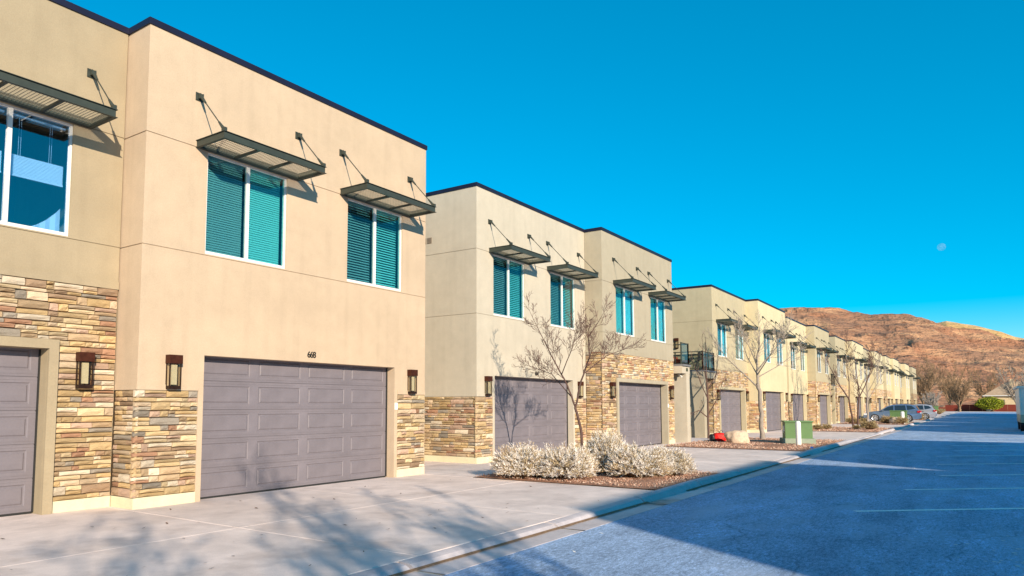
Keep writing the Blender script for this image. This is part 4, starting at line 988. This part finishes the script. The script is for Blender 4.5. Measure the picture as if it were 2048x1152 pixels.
# box truck at the right edge
tk = empty('box_truck', (57.2, -1.95, ZA), 'white box truck cut off by the right edge of the photo', 'truck')
WB = noisy('white_truck_panel', (.84, .78, .68), scales=((1, .08),), bump=(), rough=.4); CR = noisy('cream_truck_skirt', (.52, .47, .33), scales=((1, .1),), bump=(), rough=.5)
q = MB(); q.box(0, 6.2, -2.4, 0, 1.05, 2.75); q.obj('box_body', WB, tk)
q = MB(); q.box(-.012, 6.2, -2.39, -.01, .55, 1.048); q.obj('skirt', CR, tk)
q = MB(); q.box(-.12, 6.3, -2.45, .12, 2.752, 2.86); q.obj('roof_edge', WB, tk)
q = MB(); q.box(.5, 1.3, -1.6, -.5, 2.862, 3.1); q.obj('roof_unit', noisy('grey_roof_unit', (.2, .19, .18), bump=()), tk)
q = MB(); q.box(-.03, 0, -.06, -.02, 1.05, 2.74); q.box(-.03, -.012, -2.2, -.3, 1.2, 2.6); q.obj('rear_door', WB, tk)
q = MB(); q.box(-.12, .05, -2.3, -.05, .40, .52); q.obj('bumper', M['black'], tk)
for a in (.9, 4.9):
    for yy in (-.14, -2.26):
        w = MB(); w.bar((a, yy-.13, .42), (a, yy+.13, .42), .42, 20); w.obj('wheel', M['rubber'], tk)
q = MB(); q.box(6.2, 7.9, -2.2, -.2, .5, 1.9); q.box(6.2, 7.3, -2.15, -.25, 1.9, 2.4); q.obj('cab', WB, tk)
for s_ in (-.35, -2.1): q = MB(); q.box(-.035, -.012, s_-.1, s_+.1, .75, .9); q.obj('tail_lamp', simple('truck_tail_lamp', (.4, .01, .01), .3), tk)

# ------------------------------------------------------------------ far red wall and house
RW = noisy('oxblood_wall', (.18, .035, .022), scales=((.3, .15), (4, .1)), bump=())
rw = empty('red_wall', (223, 0, 0), 'dark red wall closing the end of the lane', 'wall')
for k in range(14):
    q = MB(); y = -26+k*2.6; 
    top = 1.75 if y < 4.6 else max(.5, 1.75-(y-4.6)*.22)
    q.box(0, .2, y+.01, y+2.59, 0, top); q.obj('wall_panel', RW, rw)
q = MB(); q.tube([(-.1, -.6, 1.7), (-.5, -.75, 1.0), (-1.6, -1.3, .3), (-3.5, -2.0, .03)], [.35, .4, .5, .45], 8); tag(q.obj('sand_spill', noisy('pale_sand', (.6, .45, .33), bump=()), loc=(223, 0, 0), smooth=True), 'pale spill of sand leaning on the red wall', 'sand heap')
hz_ = empty('bungalow', (262, -8, 0), 'beige bungalow with a low tan hip roof behind the red wall', 'house')
HB = noisy('beige_bungalow_wall', (.62, .48, .30), bump=()); HR = noisy('tan_shingle_roof', (.46, .32, .21), scales=((2, .15), (14, .15)), bump=())
q = MB(); q.box(0, 12, -14, 7, 0, 4.4); q.obj('wall', HB, hz_)
q = MB(); a = [(-.7, 7.7, 4.4), (-.7, -14.7, 4.4), (12.7, -14.7, 4.4), (12.7, 7.7, 4.4)]; r1, r2 = (6, 1.5, 8.6), (6, -9, 8.6)
q.quad(a[0], a[1], r2, r1); q.quad(a[2], a[3], r1, r2); i = len(q.v); q.v += [a[0], r1, a[3], a[1], r2, a[2]]; q.face((i, i+1, i+2)); q.face((i+3, i+4, i+5)); q.obj('roof', HR, hz_)
q = MB(); q.box(-.75, -.68, -14.75, 7.75, 4.25, 4.45); q.obj('fascia', M['vinyl'], hz_)
for yy in (-9, -4, 2.5): q = MB(); q.box(-.05, 0, yy, yy+1.6, 1.6, 3.2); q.obj('window', M['dark'], hz_)
q = MB(); q.box(4, 5, 0, 1, 7.2, 9.3); q.obj('chimney', HB, hz_)

# ------------------------------------------------------------------ hills
def hillmat(name, c1, c2, c3, s=1.0):
    m_, n, b = newmat(name); L = n.links; geo = n.nodes.new('ShaderNodeNewGeometry')
    mp = n.nodes.new('ShaderNodeMapping'); mp.inputs['Scale'].default_value = (1, 1, 3.2); L.new(geo.outputs['Position'], mp.inputs[0])
    def nz(sc, det=9, ro=.65):
        t = n.nodes.new('ShaderNodeTexNoise'); t.inputs['Scale'].default_value = sc; t.inputs['Detail'].default_value = det; t.inputs['Roughness'].default_value = ro; L.new(mp.outputs[0], t.inputs['Vector']); return t.outputs[0]
    def mix(f, a, b_):
        x = n.nodes.new('ShaderNodeMix'); x.data_type = 'RGBA'; L.new(f, x.inputs['Factor'])
        for k, v in (('A', a), ('B', b_)):
            if isinstance(v, tuple): x.inputs[k].default_value = (*v, 1)
            else: L.new(v, x.inputs[k])
        return x.outputs['Result']
    def rng(v, lo, hi):
        x = n.nodes.new('ShaderNodeMapRange'); x.inputs['From Min'].default_value = lo; x.inputs['From Max'].default_value = hi; L.new(v, x.inputs[0]); return x.outputs[0]
    a = mix(rng(nz(.006*s), .42, .58), c1, c2); a = mix(rng(nz(.022*s), .50, .62), a, c3); a = mix(rng(nz(.13*s, 4), .58, .66), a, tuple(x*.42 for x in c1))
    a = mix(rng(nz(.35*s, 3), .67, .76), a, (.07, .055, .03))
    L.new(a, b.inputs['Base Color']); b.inputs['Roughness'].default_value = .95; b.inputs['Specular IOR Level'].default_value = .1
    prev = None
    for sc, d in ((.03, 8), (.12, 3), (.5, .8)):
        bp = n.nodes.new('ShaderNodeBump'); bp.inputs['Strength'].default_value = .6; bp.inputs['Distance'].default_value = d; L.new(nz(sc*s, 5), bp.inputs['Height'])
        if prev: L.new(prev, bp.inputs['Normal'])
        prev = bp.outputs[0]
    L.new(prev, b.inputs['Normal']); return m_
def px_dir(u, v):
    d = fw*1.0+rt*((u-943.2)/1431.1)-upv*((v-695.0)/1431.1); return math.atan2(d.y, d.x), d.z/math.hypot(d.x, d.y)
def ridge(name, sky_pts, r0, r1, rpk, mat, amp, seed, na=420, nr=120, a_lo=-40, a_hi=50, tail=.75):
    P = sorted(px_dir(*p) for p in sky_pts); aa = [p[0] for p in P]; tt = [p[1] for p in P]
    b = MB()
    for j in range(nr+1):
        r = r0+(r1-r0)*(j/nr)**1.15
        for i in range(na+1):
            a = R(a_lo)+(R(a_hi)-R(a_lo))*i/na; T = float(np.interp(a, aa, tt)); f = (r-r0)/(rpk-r0)
            x, y = r*math.cos(a), r*math.sin(a)
            w = min(1, f) if f < 1 else max(0, 1-(r-rpk)/(r1-rpk)*1.2)
            s_ = (w*w*(3-2*w))**tail if f < 1 else w
            z = T*rpk*s_
            e = min(1, f*3)*(1 if f < .93 else max(.06, .06+.94*(.93+.07-f)/.07) if f < 1 else .3)
            q = Vector((x*.008, y*.008, seed)); n1 = noise.noise(q)+.5*noise.noise(q*2.3)+.28*noise.noise(q*5.1); n2 = 1-abs(noise.noise(q*3.3+Vector((9, 3, 1))))*2
            z += e*amp*(n1*.8+.35*n2*1.0-.3)+min(1, f*3)*amp*.10*(noise.noise(q*14)+.6*noise.noise(q*33))
            # rock benches
            st_ = 9.0; zz = z/st_+.35*noise.noise(q*1.7); fr_ = zz-math.floor(zz); z += e*(2.6 if amp > 5 else 0)*((1/(1+math.exp(-14*(fr_-.5))))-fr_)
            b.v.append((x, y, z-1.2))
    for j in range(nr):
        for i in range(na):
            a = j*(na+1)+i; b.face((a, a+1, a+na+2, a+na+1))
    return b.obj(name, mat, kind='structure')
ridge('hills', [(-2200, 700), (200, 600), (900, 640), (1300, 628), (1500, 625), (1570, 625), (1600, 624), (1662, 624.5), (1703, 633.5), (1741, 640), (1762, 640), (1793, 637.5), (1817, 639), (1841, 644), (1867, 650), (1905, 662), (1965, 675), (2029, 684), (2100, 685), (2500, 690), (3500, 730)],
      290, 1050, 800, hillmat('red_rock_hillside', (.42, .185, .10), (.32, .175, .11), (.56, .31, .17)), 10, 3.3)
ridge('mesa', [(1300, 680), (1700, 670), (1820, 650), (1867, 644.5), (1893, 640.5), (1917, 643.5), (1965, 651.5), (2001, 659.5), (2029, 670), (2048, 674), (2200, 680), (2600, 700)],
      950, 1700, 1300, hillmat('yellow_sandstone_mesa', (.66, .42, .19), (.60, .36, .15), (.72, .49, .25), .6), 2.5, 7.7, na=300, nr=50, a_lo=-15, a_hi=20)

# ------------------------------------------------------------------ moon
md = fw+rt*((1883-943.2)/1431.1)-upv*((494-695.0)/1431.1); md.normalize()
import bmesh
bm = bmesh.new(); bmesh.ops.create_uvsphere(bm, u_segments=48, v_segments=24, radius=1); me = bpy.data.meshes.new('moon'); bm.to_mesh(me); bm.free(); me.polygons.foreach_set('use_smooth', [True]*len(me.polygons))
mm, n, b = newmat('moon_surface'); L = n.links; n.nodes.remove(b); o = n.nodes['Material Output']
df = n.nodes.new('ShaderNodeBsdfDiffuse'); tn = n.nodes.new('ShaderNodeTexNoise'); tn.inputs['Scale'].default_value = 2.2; tn.inputs['Detail'].default_value = 5
tc = n.nodes.new('ShaderNodeTexCoord'); L.new(tc.outputs['Object'], tn.inputs[0]); cr = n.nodes.new('ShaderNodeValToRGB'); cr.color_ramp.elements[0].color = (.3, .32, .36, 1); cr.color_ramp.elements[0].position = .4; cr.color_ramp.elements[1].color = (.7, .72, .75, 1); cr.color_ramp.elements[1].position = .6
L.new(tn.outputs[0], cr.inputs[0]); L.new(cr.outputs[0], df.inputs[0])
tp = n.nodes.new('ShaderNodeBsdfTransparent'); mx = n.nodes.new('ShaderNodeMixShader'); mx.inputs[0].default_value = .085
L.new(tp.outputs[0], mx.inputs[1]); L.new(df.outputs[0], mx.inputs[2]); L.new(mx.outputs[0], o.inputs[0])
me.materials.append(mm); mo_ = bpy.data.objects.new('moon', me); col.objects.link(mo_); mo_.location = Vector((0, 0, 1.6))+md*5000; mo_.scale = (22, 22, 22)
tag(mo_, 'faint gibbous daytime moon in the blue sky above the hills', 'moon')

# ------------------------------------------------------------------ townhouses across the lane (their shade covers the road)
opp = [(3.55, 5.85), (9.4, 5.85), (20.0, 7.6), (27.4, 7.4), (49.6, 6.6), (56.6, 7.0), (66.5, 7.2), (71.7, 7.2), (82.5, 7.2), (89.7, 7.2), (98.5, 7.2), (105.7, 7.2), (117, 7.2), (124.2, 7.2), (133, 7.2), (140.2, 7.2), (151, 7.2), (158, 7.2)]
ordn = ['first', 'second', 'third', 'fourth', 'fifth', 'sixth', 'seventh', 'eighth', 'ninth', 'tenth', 'eleventh', 'twelfth', 'thirteenth', 'fourteenth', 'fifteenth', 'sixteenth', 'seventeenth', 'eighteenth']
for i, (xr, w) in enumerate(opp):
    if w < 6.5:      # plain gable units
        house(xr, -13.9, w, 'sand', '%s townhouse on the opposite side of the lane, outside the photo' % ordn[i], 'low', -1.13 if w < 6.5 else 0, (None, None), side=0, near=0, rz=math.pi, awn=False, lamps=False, full_door=False, group='townhouses across the lane')
    else:
        house(xr, -13.9-(.6 if i % 2 else 0), w, 'butter' if i % 2 else 'sand', '%s townhouse on the opposite side of the lane, outside the photo' % ordn[i], 'low', -.05, (None, None), side=0, near=0, rz=math.pi, awn=False, lamps=False, full_door=False, group='townhouses across the lane')
